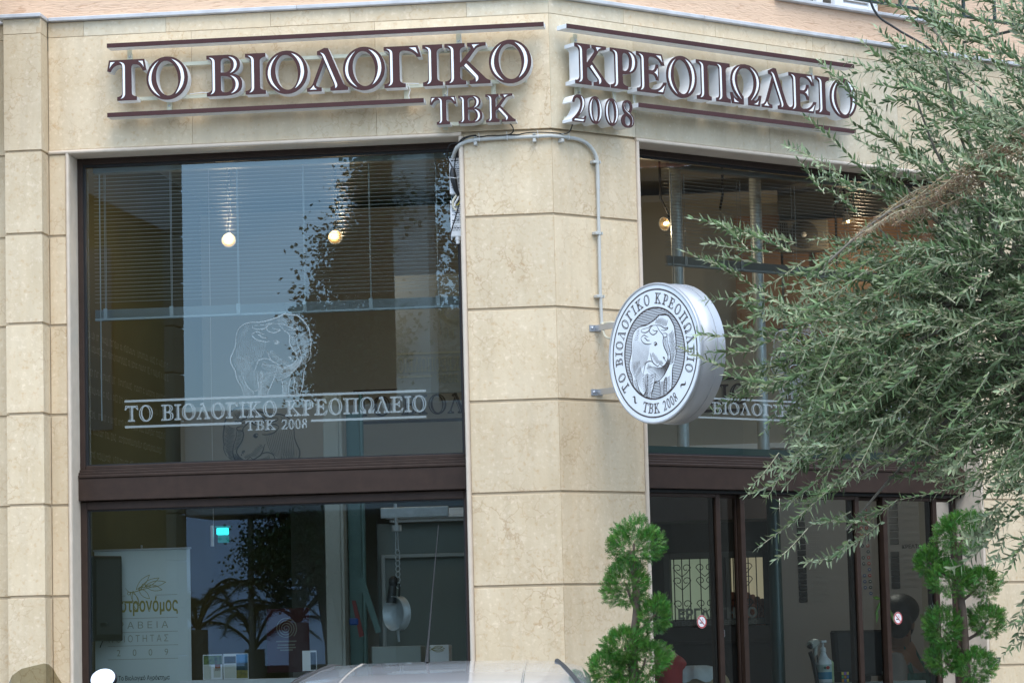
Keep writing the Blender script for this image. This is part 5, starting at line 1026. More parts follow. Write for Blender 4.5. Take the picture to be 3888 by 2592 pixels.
up1 = lambda k: [(J[i][0], (J[i][1][0]+k, J[i][1][1]+k) if isinstance(J[i][1], tuple) else J[i][1]+k) for i in (1, 2, 3, 8, 9, 12, 13)]
skin_body('shirt', up1(.014), [(0, 1), (1, 2), (2, 3), (3, 4), (2, 5), (5, 6)], shirt, FR, p1, BASE[p1], 2)
part('apron', MB().add([(3.50, .985, 1.40), (3.83, 1.06, 1.40), (3.9, 1.02, .95), (3.46, .93, .95)], [(0, 1, 2, 3)]).add([(3.56, 1.0, 1.40), (3.60, 1.0, 1.40), (3.63, 1.08, 1.56), (3.60, 1.08, 1.57)], [(0, 1, 2, 3)]).add([(3.74, 1.03, 1.40), (3.78, 1.04, 1.40), (3.72, 1.10, 1.56), (3.70, 1.10, 1.56)], [(0, 1, 2, 3)]), pbr('teal_apron', (.03, .16, .16), .8, var=.5, nscale=18), FR, parent=p1, base=BASE[p1])
m = MB().ell((3.548, 1.045, 1.79), (.112, .125, .105), 20, 14).ell((3.61, 1.12, 1.71), (.09, .10, .115), 16, 12).ell((3.50, 1.02, 1.72), (.065, .10, .105), 16, 12).ell((3.64, 1.14, 1.62), (.06, .07, .09), 14, 10)
part('hair', m, hair, FR, parent=p1, base=BASE[p1])
part('ear', MB().ell((3.60, 1.0, 1.70), (.012, .02, .03)), skin, FR, parent=p1, base=BASE[p1]); part('nose', MB().ell((3.53, .985, 1.665), (.016, .022, .026)), skin, FR, parent=p1, base=BASE[p1])
for du in (-.026, .026): part('eye', MB().ell((3.535+du, .997, 1.70), (.010, .006, .005)), printd, FR, parent=p1, base=BASE[p1])
part('mouth', MB().ell((3.545, .995, 1.632), (.018, .006, .005)), redp, FR, parent=p1, base=BASE[p1])
for s, (x, y, z) in ((0, (3.54, .79, 1.0)), (1, (3.76, .93, 1.0))):
    m = MB(); m.ell((x, y-.03, z), (.038, .045, .014))
    for f in range(4): m.tube([(x-.028+f*.018, y-.06, z), (x-.030+f*.020, y-.10, z-.004), (x-.030+f*.020, y-.122+abs(f-1.5)*.008, z-.018)], [.009, .0085, .007], 8)
    m.tube([(x-.034, y-.02, z), (x-.055, y-.05, z-.004), (x-.05, y-.08, z-.01)], [.011, .010, .008], 8); part('hand', m, skin, FR, parent=p1, base=BASE[p1])
p2 = thing('person', 'person in a red top bending over at the left edge of the doorway', 'person', FR, (1.2, .9, .06))
J = [((1.38, .95, .95), .14), ((1.37, .92, 1.20), .13), ((1.30, .88, 1.42), (.15, .13)), ((1.17, .82, 1.55), (.13, .11)), ((1.06, .76, 1.58), .055), ((.97, .72, 1.57), .085), ((.91, .70, 1.54), .08),
     ((1.20, .68, 1.42), .06), ((1.12, .58, 1.18), .045), ((1.0, .55, 1.02), .03), ((1.25, 1.04, 1.42), .06), ((1.15, 1.06, 1.18), .045), ((1.02, 1.0, 1.03), .03),
     ((1.36, .85, .85), .09), ((1.34, .84, .5), .065), ((1.36, .85, .14), .045), ((1.28, .82, .10), .04), ((1.42, 1.05, .85), .09), ((1.44, 1.06, .5), .065), ((1.46, 1.07, .14), .045), ((1.38, 1.05, .10), .04)]
J = [((a+.10, b, c+.05), d) for (a, b, c), d in J]
E_ = [(0, 1), (1, 2), (2, 3), (3, 4), (4, 5), (5, 6), (3, 7), (7, 8), (8, 9), (3, 10), (10, 11), (11, 12), (0, 13), (13, 14), (14, 15), (15, 16), (0, 17), (17, 18), (18, 19), (19, 20)]
skin_body('body', J, E_, skin, FR, p2, BASE[p2])
skin_body('red_top', [(J[i][0], (J[i][1][0]+.02, J[i][1][1]+.02) if isinstance(J[i][1], tuple) else J[i][1]+.03) for i in (0, 1, 2, 3, 7, 8, 10, 11)], [(0, 1), (1, 2), (2, 3), (3, 4), (4, 5), (3, 6), (6, 7)], redb, FR, p2, BASE[p2])
part('hair', MB().ell((1.04, .72, 1.65), (.10, .095, .08), 18, 12), hair, FR, parent=p2, base=BASE[p2])
for (x, y, z) in ((1.10, .55, 1.07), (1.12, 1.0, 1.08)):
    m = MB(); m.ell((x-.04, y, z-.01), (.045, .036, .015))
    for f in range(4): m.tube([(x-.07, y-.026+f*.017, z-.01), (x-.105, y-.028+f*.018, z-.02), (x-.125+abs(f-1.5)*.008, y-.028+f*.018, z-.035)], [.009, .0085, .007], 8)
    m.tube([(x-.03, y+.03, z-.01), (x-.06, y+.05, z-.015), (x-.085, y+.045, z-.02)], [.011, .010, .008], 8); part('hand', m, skin, FR, parent=p2, base=BASE[p2])
# draped cloths on a table beside
def drape(c, r, h, rn, n=36, k=10):
    m = MB(); V = []
    for j in range(k+1):
        t = j/k
        for i in range(n):
            a = 2*math.pi*i/n; w = 1+.10*math.sin(a*5+rn)*t+.06*math.sin(a*9+2*rn)*t; rr = r*math.sin(t*1.5)**.8*w; V.append((c[0]+rr*math.cos(a)*1.5, c[1]+rr*math.sin(a), c[2]+h*(1-t**2.2)+.012*math.sin(a*7+rn)*t))
    m.add(V, [(j*n+i, j*n+(i+1) % n, (j+1)*n+(i+1) % n, (j+1)*n+i) for j in range(k) for i in range(n)], True); return m
solo('work_table', 'low work table under the folded cloths', 'table', MB().box((1.35, .55, 1.31), (2.0, 1.05, 1.34), .004).box((1.38, .58, .06), (1.43, .63, 1.31)).box((1.92, .58, .06), (1.97, .63, 1.31)).box((1.38, .98, .06), (1.43, 1.03, 1.31)).box((1.92, .98, .06), (1.97, 1.03, 1.31)), pbr('table_steel', (.3, .31, .32), .4, metal=.5), FR)
solo('tan_bundle', 'crumpled tan bundle lying on the work table', 'bundle', drape((1.66, .8, 1.342), .13, .12, 1.3), clotht, FR); solo('white_cloth', 'white cloth spread over the tan bundle', 'cloth', drape((1.60, .78, 1.40), .11, .085, 4.1), clothw, FR)

# ================================================================== topiary cypresses
def cyp_clump(c, r, rn, dens=2300):
    m = MB(); m.keep = True; cols = []; c = Vector(c); n = int(dens*(r[0]*r[1]*4+.02))
    bumps = [(Vector((rn.gauss(0, 1), rn.gauss(0, 1), rn.gauss(0, 1))).normalized(), rn.uniform(.02, .17)) for _ in range(30)]
    for i in range(n*8):
        d = Vector((rn.gauss(0, 1), rn.gauss(0, 1), rn.gauss(0, 1))).normalized(); k = rn.random()**.22
        ext = 1+sum(b*max(0, d.dot(a)-.82)/.18 for a, b in bumps)-.12
        p = c+Vector((d.x*r[0], d.y*r[0], d.z*r[1]))*k*ext
        ax = (d+Vector((0, 0, .55))+Vector((rn.gauss(0, .4), rn.gauss(0, .4), rn.gauss(0, .3)))).normalized()
        sd = ax.cross(Vector((rn.gauss(0, 1), rn.gauss(0, 1), rn.gauss(0, 1)))).normalized(); L = rn.uniform(.022, .050); a = rn.random(); b = rn.random()
        for (s0, ang, l, w) in ((0, 0, 1, .035), (.12, .6, .45, .05), (.25, -.6, .45, .05), (.42, .55, .4, .05), (.55, -.55, .36, .05), (.7, .5, .25, .05)):
            q = p+ax*L*s0; dr = (ax*math.cos(ang)+sd*math.sin(ang)); ll = L*l; pw = dr.cross(ax.cross(sd)).normalized()*L*w
            m.add([q, q+dr*ll*.5+pw, q+dr*ll, q+dr*ll*.5-pw], [(0, 1, 2, 3)]); cols.append((a*.8+.2*k, b))  # inner sprigs toned darker, shade inside the clump put into the colour
    return m, cols
def add_rnd(o, cols, per=1):
    at = o.data.color_attributes.new('rnd', 'FLOAT_COLOR', 'CORNER'); k = 0; buf = []
    for i, p in enumerate(o.data.polygons):
        a, b = cols[i//per]; buf += [a, b, 0, 1]*len(p.vertices)
    at.data.foreach_set('color', buf)
def topiary(label, base, trunk, clumps, seed):
    rn = random.Random(seed); t = thing('topiary_tree', label, 'potted tree', FW, base, 'clipped cypresses in pots by the door'); bx_, by_, bz_ = base
    part('pot', MB().lathe([(0, .0), (.17, .0), (.22, .34), (.25, .36), (.25, .42), (.215, .42), (.2, .38)], base, 28), terracotta, FW, parent=t)
    part('soil', MB().lathe([(0, .385), (.2, .385)], base, 20), potsoil, FW, parent=t)
    part('trunk', MB().tube(cr(trunk, 5), [.030-.014*i/((len(trunk)-1)*5) for i in range((len(trunk)-1)*5+1)], 9), bark2, FW, parent=t)
    for (x, dy, z, rx, rz) in clumps:
        q = min(cr(trunk, 5), key=lambda p: abs(p[2]-(z-rz*1.1))); c = (x, by_+dy, z)
        part('branch', MB().tube(cr([q, ((q[0]+x)/2+rn.uniform(-.015, .015), (q[1]+by_+dy)/2, (q[2]+z)/2-.015), (x, by_+dy, z)], 4), [.010-.0006*i for i in range(9)], 7), bark2, FW, parent=t)
        m, cols = cyp_clump(c, (rx*.96, rz*.94), rn); o = part('foliage_ball', m, cyp_leaf, FW, parent=t, kind='stuff'); add_rnd(o, cols)
topiary('bright green cloud pruned cypress against the stone corner column', (.335, -1.3, -.004), [(.335, -1.3, .38), (.35, -1.3, .9), (.325, -1.3, 1.45), (.33, -1.3, 1.62), (.35, -1.31, 1.8), (.33, -1.3, 2.05)],
        [(.345, 0, 2.085, .128, .105), (.300, .02, 1.895, .112, .105), (.437, -.02, 1.742, .070, .075), (.285, -.03, 1.600, .100, .078), (.385, .02, 1.535, .105, .085), (.195, 0, 1.49, .075, .07), (.30, 0, 1.36, .13, .09), (.38, .03, 1.10, .12, .1), (.26, -.02, .85, .13, .1)], 11)
topiary('darker cloud pruned cypress standing before the right end of the doors', (2.10, .1, -.004), [(2.10, .1, .38), (2.08, .1, .9), (2.10, .1, 1.36), (2.095, .1, 1.7), (2.085, .1, 1.85), (2.09, .1, 2.1)],
        [(2.095, 0, 2.155, .135, .105), (1.935, .03, 1.995, .078, .072), (2.02, -.03, 1.905, .115, .085), (2.20, .02, 1.885, .080, .08), (1.985, 0, 1.65, .100, .098), (2.222, .02, 1.685, .092, .080), (2.145, -.02, 1.45, .105, .09), (1.985, .02, 1.485, .082, .075), (2.10, 0, 1.15, .13, .1), (1.98, 0, .9, .12, .1)], 23)

# ================================================================== olive tree
rn = random.Random(77)
ot = thing('olive_tree', 'large silvery green olive tree reaching in from the right over the shop front', 'tree', FW, (2.75, -1.9, -.004))
TR = [(2.75, -1.9, -.004), (2.70, -1.9, .6), (2.66, -1.88, 1.3), (2.55, -1.87, 2.0), (2.32, -1.85, 2.55), (2.12, -1.85, 2.95), (2.0, -1.85, 3.25)]
part('trunk', MB().tube(cr(TR, 5), [.13-.0028*i for i in range(31)], 14), bark, FW, parent=ot)
def leafset():
    m = MB(); m.keep = True; return m, []
def leaf(m, cols, p, d, nrm, L, W, curl=.12, tone=None):
    d = d.normalized(); s = d.cross(nrm).normalized(); n = s.cross(d).normalized(); a = rn.random() if tone is None else tone; b = rn.random()
    c = -curl*L
    v = [p, p+d*L*.30+s*W+n*.10*W, p+d*L*.30-n*.25*W, p+d*L*.30-s*W+n*.10*W, p+d*L*.68+s*W*.82+n*(c*.4), p+d*L*.68+n*(c*.4-.2*W), p+d*L*.68-s*W*.82+n*(c*.4), p+d*L+n*c]
    m.add(v, [(0, 2, 1), (0, 3, 2), (1, 2, 5, 4), (2, 3, 6, 5), (4, 5, 7), (5, 6, 7)], False)
    cols += [(a, b)]*6
def twig(m, cols, st, P, L0=.046, gap=.0165, start=.0, r=.0030, dead=False):
    pts = [Vector(p) for p in cr(P, 8)]; ln = [0]
    for a, b in zip(pts, pts[1:]): ln.append(ln[-1]+(b-a).length)
    st.tube(pts, [r*(1-.7*l/ln[-1]) for l in ln], 5, cap=False)
    d = gap*rn.random()+start*ln[-1]; k = 0; i = 0
    while d < ln[-1]:
        while ln[i+1] < d: i += 1
        f = (d-ln[i])/(ln[i+1]-ln[i]); p = pts[i].lerp(pts[i+1], f); t = (pts[i+1]-pts[i]).normalized()
        a0 = (k % 2)*math.pi/2+rn.uniform(-.4, .4); sc = .72+.28*math.sin(math.pi*min(1, (1-d/ln[-1])*1.5)) if d/ln[-1] > .6 else 1
        u = t.cross(Vector((0, 0, 1)));  u = u.normalized() if u.length > .05 else Vector((1, 0, 0)); w = u.cross(t)
        for s in (0, math.pi):
            if rn.random() < .08: continue
            a = a0+s; q = (u*math.cos(a)+w*math.sin(a)); ang = rn.uniform(.45, 1.15) if not dead else rn.uniform(.6, 1.5)
            dd = t*math.cos(ang)+q*math.sin(ang)+Vector((0, 0, .14 if not dead else -.7)); nn = (t*math.sin(ang)-q*math.cos(ang)+Vector((rn.gauss(0, .25), rn.gauss(0, .25), .35+rn.gauss(0, .2)))).normalized()
            leaf(m, cols, p, dd, nn, L0*sc*rn.uniform(.75, 1.18), L0*sc*rn.uniform(.11, .155), rn.uniform(-.05, .25) if not dead else rn.uniform(.2, .6))
        d += gap*rn.uniform(.8, 1.25); k += 1
    leaf(m, cols, pts[-1], (pts[-1]-pts[-3]), Vector((rn.gauss(0, .3), -.3, 1)).normalized(), L0*.7, L0*.08)
TIPS = [(1.45, 4.373), (1.257, 4.273), (1.17, 3.995), (1.606, 4.357), (1.489, 4.538), (.637, 3.563), (.592, 3.412), (1.194, 3.446), (.559, 2.94), (.686, 3.178), (.763, 2.794), (.709, 2.656), (.835, 2.255), (.877, 2.015), (1.102, 1.951), (.948, 2.371), (1.527, 2.217), (1.797, 2.032), (1.977, 1.634), (1.968, 1.468), (1.324, 3.397), (1.078, 3.282), (1.012, 3.113), (1.387, 3.8), (1.239, 3.73), (1.289, 4.135), (.917, 3.176), (.78, 3.022), (.933, 2.546), (1.76, 2.212), (.90, 2.86), (1.0, 2.70), (1.35, 4.25), (1.08, 3.87), (1.32, 3.62), (1.55, 4.15), (1.45, 3.95), (.99, 2.20), (2.02, 2.10), (2.08, 1.9)]
POLY = [(1.49, 4.66), (2.5, 4.66), (2.5, 2.3), (2.104, 2.203), (1.762, 2.272), (1.465, 2.34), (1.219, 2.20), (1.048, 2.411), (1.034, 2.712), (.95, 3.05), (1.137, 3.256), (1.504, 3.368), (1.66, 3.52), (1.37, 3.738), (1.38, 4.045), (1.60, 4.223)]
CORE = [(1.62, 3.42), (2.9, 4.0), (2.9, 2.45), (1.9, 2.40), (1.5, 2.46), (1.12, 2.5), (1.15, 2.9), (1.3, 3.2)]
def inside(x, y, P):
    c = False
    for (x1, y1), (x2, y2) in zip(P, P[1:]+P[:1]):
        if (y1 > y) != (y2 > y) and x < (x2-x1)*(y-y1)/(y2-y1)+x1: c = not c
    return c
def inward(x, z):   # where a twig comes from
    if z > 3.75: d = Vector((1.0, 0, -.62))
    elif z > 3.3: d = Vector((1.0, 0, -.30))
    elif z > 2.75: d = Vector((1.0, 0, .12))
    else: d = Vector((.85, 0, .62))
    return d.normalized()
GROUPS = []; GR = {i: [] for i in range(24)}
nb = 24
for g in range(nb):
    GROUPS.append([leafset(), MB(), None])
def addtwig(tip, L, y, curl, dense=True):
    x, z = tip; d = inward(x, z); d = Vector((d.x+rn.gauss(0, .22), rn.gauss(0, .45), d.z+rn.gauss(0, .34))).normalized()
    tp = Vector((x, y, z)); rt_ = tp+d*L; sag = Vector((0, 0, -curl*L)) if z < 3.3 else Vector((0, 0, curl*L*.45))
    mid1 = tp.lerp(rt_, .33)+sag*.8; mid2 = tp.lerp(rt_, .67)+sag*.7
    g = min(nb-1, int((z-1.4)/(4.9-1.4)*12))*2+(1 if x > 1.6 else 0); g = max(0, min(nb-1, g))
    (m, cols), st, _ = GROUPS[g]; twig(m, cols, st, [rt_, mid2, mid1, tp], L0=rn.uniform(.044, .058))
    GR[g].append(rt_); return g, rt_
for tp in TIPS:
    y = rn.uniform(-2.3, -1.9); g, root = addtwig(tp, rn.uniform(.42, .60), y, rn.uniform(.02, .14))
    for k in range(1 if tp[1] > 3.9 else 4):    # side shoots near each long tip
        o = Vector((rn.uniform(.05, .30), 0, 0)); dd = inward(*tp)*rn.uniform(.06, .34); addtwig((tp[0]+dd.x+rn.gauss(0, .035), tp[1]+dd.z+rn.gauss(0, .05)), rn.uniform(.14, .26), y+rn.gauss(0, .06), rn.uniform(-.05, .12))
cnt = 0
while cnt < 680:
    x, z = rn.uniform(.9, 2.6), rn.uniform(2.1, 4.8)
    if z > 3.5 and x < 1.6 and rn.random() < .5: continue
    if inside(x, z, POLY): addtwig((x, z), rn.uniform(.20, .42), rn.uniform(-2.6, -1.45), rn.uniform(-.05, .16)); cnt += 1
cnt = 0
while cnt < 560:
    x, z = rn.uniform(1.0, 2.5), rn.uniform(2.4, 4.0)
    if inside(x, z, CORE): addtwig((x, z), rn.uniform(.20, .36), rn.uniform(-2.3, -1.2), rn.uniform(-.05, .16)); cnt += 1
for k in range(70):
    x, z = rn.uniform(1.0, 1.55), rn.uniform(2.08, 2.75)
    if z > 2.9-.62*(x-.5): addtwig((x, z), rn.uniform(.2, .36), rn.uniform(-2.35, -1.8), rn.uniform(.05, .2))
for k in range(26): addtwig((rn.uniform(1.75, 2.3), rn.uniform(1.75, 2.35)), rn.uniform(.15, .3), rn.uniform(-2.4, -1.8), .1)
# boughs that carry the twigs
FORK = Vector((2.05, -1.85, 3.1))
for g in range(nb):
    (m, cols), st, _ = GROUPS[g]
    if not m.v: continue
    zc = 1.4+(g//2+.5)/12*3.5; xc = 1.35 if g % 2 == 0 else 2.0
    rs_ = GR[g]; end = sum(rs_, Vector((0, 0, 0)))/len(rs_); f = FORK+Vector((.05, 0, -.25 if zc < 2.6 else (.15 if zc > 3.6 else 0)))
    mid = f.lerp(end, .5)+Vector((.05, rn.uniform(-.1, .15), .08 if zc < 3.1 else -.06))
    q1, q2 = f.lerp(mid, .5)+Vector((rn.gauss(0, .03), rn.gauss(0, .04), rn.gauss(0, .03))), mid.lerp(end, .5)+Vector((rn.gauss(0, .03), rn.gauss(0, .04), rn.gauss(0, .03)))
    P = cr([tuple(f), tuple(q1), tuple(mid), tuple(q2), tuple(end)], 5)
    b = part('bough', MB().tube(P, [.014-.0005*i for i in range(len(P))], 8), bark, FW, parent=ot)
    part('twigs', st, twig_m, FW, parent=b, kind='stuff')
    o = part('foliage', m, olive_leaf, FW, parent=b, kind='stuff'); add_rnd(o, cols)
m, cols = leafset(); st = MB()
for k in range(34):
    x, z = 1.36+k*.0195+rn.gauss(0, .02), 3.40+k*.0093+rn.gauss(0, .03); p0 = Vector((x, -2.35+rn.gauss(0, .05), z))
    q = p0+Vector((.30, .1, .13+rn.gauss(0, .05))); twig(m, cols, st, [tuple(q), tuple(p0.lerp(q, .6)+Vector((0, 0, .03))), tuple(p0.lerp(q, .3)+Vector((0, 0, .02))), tuple(p0)], .036, .013, dead=True)
b = part('dead_bough', MB().tube(cr([(2.1, -2.1, 3.45), (1.8, -2.3, 3.60), (1.5, -2.35, 3.50), (1.2, -2.35, 3.26)], 5), .006, 6), bark, FW, parent=ot, label='bough whose leaves have dried to brown')
part('twigs', st, twig_m, FW, parent=b, kind='stuff'); o = part('foliage', m, dead_leaf, FW, parent=b, label='dry brown leaves', kind='stuff'); add_rnd(o, cols)

# ================================================================== balcony railing and cable, upper right
t = thing('balcony_railing', 'dark green balcony railing seen through the olive leaves at the top', 'railing', FR, (2.1, -.5, 5.1))
part('bottom_rail', MB().box((1.80, -.51, 5.157), (3.6, -.49, 5.172), .002), railing_m, FR, parent=t)
for u in (2.05, 2.16, 2.42, 2.68, 2.94, 3.2): part('baluster', MB().box((u-.008, -.508, 5.172 if u != 2.42 else 5.10), (u+.008, -.492, 6.2), .001), railing_m, FR, parent=t)
part('top_rail', MB().box((1.80, -.52, 6.2), (3.6, -.48, 6.23), .003), railing_m, FR, parent=t)
part('anchor_arm', MB().box((3.2, -.505, 5.150), (3.215, 0, 5.165), .001), railing_m, FR, parent=t)
solo('hanging_cable', 'thick black cable running down through the olive crown', 'cable', MB().tube(cr([(1.50, -1.6, 4.85), (1.56, -1.6, 4.60), (1.66, -1.62, 4.50), (1.80, -1.65, 4.40), (2.0, -1.7, 4.22), (2.2, -1.8, 4.0)], 5), .006, 8), blackp, FW)
solo('light_box_sign', 'edge of a pale blue light box sign at the far left of the fascia', 'sign', MB().box((-3.45, -.46, 4.52), (-2.975, -.30, 5.7), .02), pbr('pale_blue_box', (.55, .63, .72), .4), FL)

# ================================================================== silver car, only its roof in view
t = thing('parked_car', 'silver grey hatchback whose roof shows at the bottom of the picture', 'car', FW, (-.44, -5.2, -.13))
cx0 = -.44
prof = [(-7.15, .62), (-7.05, .92), (-6.75, 1.02), (-6.55, 1.10), (-6.35, 1.40), (-6.22, 1.475), (-6.05, 1.505), (-5.7, 1.528), (-5.3, 1.542), (-4.9, 1.545), (-4.5, 1.535), (-4.1, 1.505), (-3.9, 1.47)]
def sec(w, drop): return [(-w, -drop*1.0), (-w*.985, -drop*.62), (-w*.93, -drop*.30), (-w*.78, -drop*.10), (-w*.5, -drop*.03), (0, 0), (w*.5, -drop*.03), (w*.78, -drop*.10), (w*.93, -drop*.30), (w*.985, -drop*.62), (w, -drop*1.0)]
m = MB(); ys = [-6.30, -6.22, -6.05, -5.7, -5.3, -4.9, -4.5, -4.1, -3.9, -3.8]; zs = [1.445, 1.462, 1.480, 1.505, 1.527, 1.543, 1.540, 1.515, 1.475, 1.43]
V = [(cx0+x, y, z+dz) for y, z in zip(ys, zs) for x, dz in sec(.535, .10)]
m.add(V, [(j*11+i, j*11+i+1, (j+1)*11+i+1, (j+1)*11+i) for j in range(len(ys)-1) for i in range(10)], True); roof = part('roof', m, car_m, FW, parent=t)
for s in (-1, 1): part('roof_gasket', MB().tube([(cx0+s*(.41+.09*max(0, (-4.9-y))/1.4), y, z-.010-.022*max(0, (-4.9-y))/1.4) for y, z in zip(ys[:-2], zs[:-2])], .010, 8), rubber, FW, parent=roof)
m = MB()
for s in (-1, 1): m.tube([(cx0+s*.30, y, z-.0045) for y, z in zip(ys[1:-1], zs[1:-1])], .0045, 6)
part('roof_seam', m, car_m, FW, parent=roof)
part('antenna', MB().tube([(-.497, -5.0, 1.54), (-.49, -4.98, 1.62), (-.468, -4.93, 1.85), (-.448, -4.9, 2.035)], [.0075, .0035, .002, .0016], 6), rubber, FW, parent=t)
def shell(yz, w0, w1):   # side pieces between heights
    pass
m = MB(); side = [(-7.2, .30), (-7.25, .55), (-7.18, .86), (-6.95, .95), (-6.62, .98), (-3.75, 1.02), (-3.5, .98), (-3.38, .80), (-3.36, .35), (-3.5, .18), (-7.05, .16)]
n = len(side); w = .82
V = [(cx0-w+(.06 if z > .9 else 0), y, z) for y, z in side]+[(cx0+w-(.06 if z > .9 else 0), y, z) for y, z in side]
m.add(V, [tuple(range(n))[::-1], tuple(range(n, 2*n))]+[(i, (i+1) % n, (i+1) % n+n, i+n) for i in range(n)]); part('body', m, car_m, FW, parent=t)
dg_ = pbr('car_glass', (.02, .025, .025), .05, spec=.9)
def quad(a, b, c, d): return MB().add([a, b, c, d], [(0, 1, 2, 3)])
part('windscreen', quad((cx0-.66, -6.85, .97), (cx0+.66, -6.85, .97), (cx0+.50, -6.31, 1.43), (cx0-.50, -6.31, 1.43)), dg_, FW, parent=t)
part('rear_window', quad((cx0-.66, -3.60, 1.0), (cx0+.66, -3.60, 1.0), (cx0+.50, -3.80, 1.42), (cx0-.50, -3.80, 1.42)), dg_, FW, parent=t)
for s in (-1, 1): part('side_window', MB().add([(cx0+s*.755, -6.75, .98), (cx0+s*.755, -3.68, 1.0), (cx0+s*.535, -3.82, 1.43), (cx0+s*.535, -6.28, 1.44)], [(0, 1, 2, 3)]), dg_, FW, parent=t)
for s in (-1, 1):
    for y in (-6.55, -4.05):
        wh = part('tyre', MB().lathe([(.19, -.09), (.29, -.09), (.305, -.06), (.305, .06), (.29, .09), (.19, .09)], (cx0+s*.74, y, .175), 28, 'x'), rubber, FW, parent=t); part('rim', MB().lathe([(0, .06), (.05, .07), (.17, .05), (.19, .09)] if s > 0 else [(0, -.06), (.05, -.07), (.17, -.05), (.19, -.09)], (cx0+s*.74, y, .175), 20, 'x'), alu, FW, parent=wh)
    part('headlight', MB().ell((cx0+s*.62, -7.2, .68), (.14, .06, .07)), whitep, FW, parent=t); part('wing_mirror', MB().ell((cx0+s*.90, -6.45, 1.02), (.08, .05, .06)), car_m, FW, parent=t)

# ================================================================== scooter: windscreen tip and mirror in view
t = thing('scooter', 'scooter with a smoky windscreen and an oval mirror at the bottom left corner', 'scooter', FW, (-1.83, -5.4, -.13))
m = MB(); V = []
top = [(-1.952, 1.30, 1.42), (-1.945, 1.40, 1.478), (-1.929, 1.50, 1.504), (-1.916, 1.52, 1.530), (-1.880, 1.54, 1.552), (-1.835, 1.55, 1.562), (-1.800, 1.56, 1.569), (-1.785, 1.55, 1.566), (-1.772, 1.54, 1.553), (-1.755, 1.52, 1.520), (-1.742, 1.50, 1.497), (-1.725, 1.40, 1.44), (-1.71, 1.3, 1.36)]
for j in range(5):
    for (x, a_, zt) in top: k = (x+1.832)/.11; V.append((x, -5.40+.045*k*k-.08*((.95+(zt-.95)*j/4)-1.2), .95+(zt-.95)*j/4))
n_ = len(top); m.add(V, [(j*n_+i, j*n_+i+1, (j+1)*n_+i+1, (j+1)*n_+i) for j in range(4) for i in range(n_-1)], True); part('windscreen', m, glassT, FW, parent=t)
mm = part('mirror_housing', MB().ell((-1.597, -5.392, 1.512), (.046, .014, .034), 28, 14), blackp, FW, parent=t)
def mir(k, y): a = .32; return [(-1.597+.0435*k*math.cos(q)*math.cos(a)-.030*k*math.sin(q)*math.sin(a)*0-.006*math.sin(q), y-.010*math.sin(q)*0, 1.513+.0315*k*math.sin(q)+.009*math.cos(q)) for q in [2*math.pi*i/36 for i in range(36)]]
P = mir(1.0, -5.424); P = [(x, y+.34*(z-1.513), z) for x, y, z in P]
part('mirror_glass', MB().add(P, [tuple(range(36))]), mirror_m, FW, parent=mm)
part('mirror_stem', MB().tube(cr([(-1.60, -5.39, 1.485), (-1.61, -5.38, 1.38), (-1.66, -5.36, 1.22), (-1.68, -5.36, 1.08)], 4), .006, 8), blackp, FW, parent=t)
part('handlebar', MB().tube([(-2.15, -5.42, 1.0), (-2.0, -5.36, 1.05), (-1.66, -5.36, 1.05), (-1.50, -5.42, 1.0)], .016, 10), blackp, FW, parent=t)
gm = pbr('scooter_grey', (.15, .15, .16), .3, coat=.6)
part('fairing', MB().lathe([(.0, .0), (.12, .04), (.17, .25), (.16, .55), (.12, .75), (.0, .82)], (-1.83, -5.32, .28), 20), gm, FW, parent=t)
part('body_panel', MB().ell((-1.83, -4.35, .55), (.20, .62, .24), 20, 12), gm, FW, parent=t); part('seat', MB().ell((-1.83, -4.35, .78), (.15, .50, .08), 20, 10), rubber, FW, parent=t); part('footboard', MB().box((-2.0, -5.2, .15), (-1.66, -4.6, .25), .02), gm, FW, parent=t)
for y in (-5.55, -4.05): part('wheel', MB().lathe([(.0, -.03), (.14, -.03), (.20, -.055), (.23, -.03), (.23, .03), (.20, .055), (.14, .03), (0, .03)], (-1.83, y, .10), 28, 'x'), rubber, FW, parent=t)
part('fork', MB().tube([(-1.83, -5.55, .10), (-1.83, -5.36, 1.05)], .02, 8), steel, FW, parent=t)

# ================================================================== across the street, seen as reflections in the glass
o = thing('opposite_building', 'dim ochre building with a stone pilaster reflected in the left windows', 'building', FW, (-10.5, -20, -.13))
part('wall', MB().box((-14, -18.6, -.13), (-8.70, -18.25, 9.5)).box((-17, -25, -.13), (-11.6, -18.62, 9.2)), ochre, FW, parent=o)
for k in range(18): part('stone_block', MB().box((-8.70, -18.6, .02+k*.56), (-8.57, -18.22, .57+k*.56), .012), pbr('reflected_stone', (.16, .145, .10), .9) if 'reflected_stone' not in MATS else MATS['reflected_stone'], FW, parent=o)
part('gable_fascia', MB().prism([(-9.7, 9.5), (-8.56, 9.5), (-8.56, 6.78), (-8.62, 6.75), (-9.7, 7.32)], -18.2, -18.1), concrete, FW, parent=o)
part('window_opening', MB().box((-9.9, -18.26, 4.4), (-9.35, -18.2, 6.6)), pbr('reflected_shadow_glass', (.06, .07, .07), .3), FW, parent=o)
solo('street_canopy', 'flat pale canopy across the street reflected between the windows', 'canopy', MB().box((-8.56, -19.6, 3.34), (-2.5, -18.5, 4.60), .02), pbr('canopy_render', (.33, .325, .31), .9), FW)
m = MB().box((-5.99, -19.2, 4.61), (-5.56, -18.8, 12), .01); t = thing('concrete_pylon', 'concrete pillar with bolt holes reflected in the left window', 'pillar', FW, (-5.8, -19, 4.6)); part('shaft', m, pbr('pylon_concrete', (.5, .49, .45), .9, var=.1, nscale=4), FW, parent=t)
for k in range(9): part('bolt_hole', MB().lathe([(0, .0), (.02, .0), (.02, -.01)], (-5.86, -18.797, 5.6+k*.5), 10, 'y'), blackp, FW, parent=t)
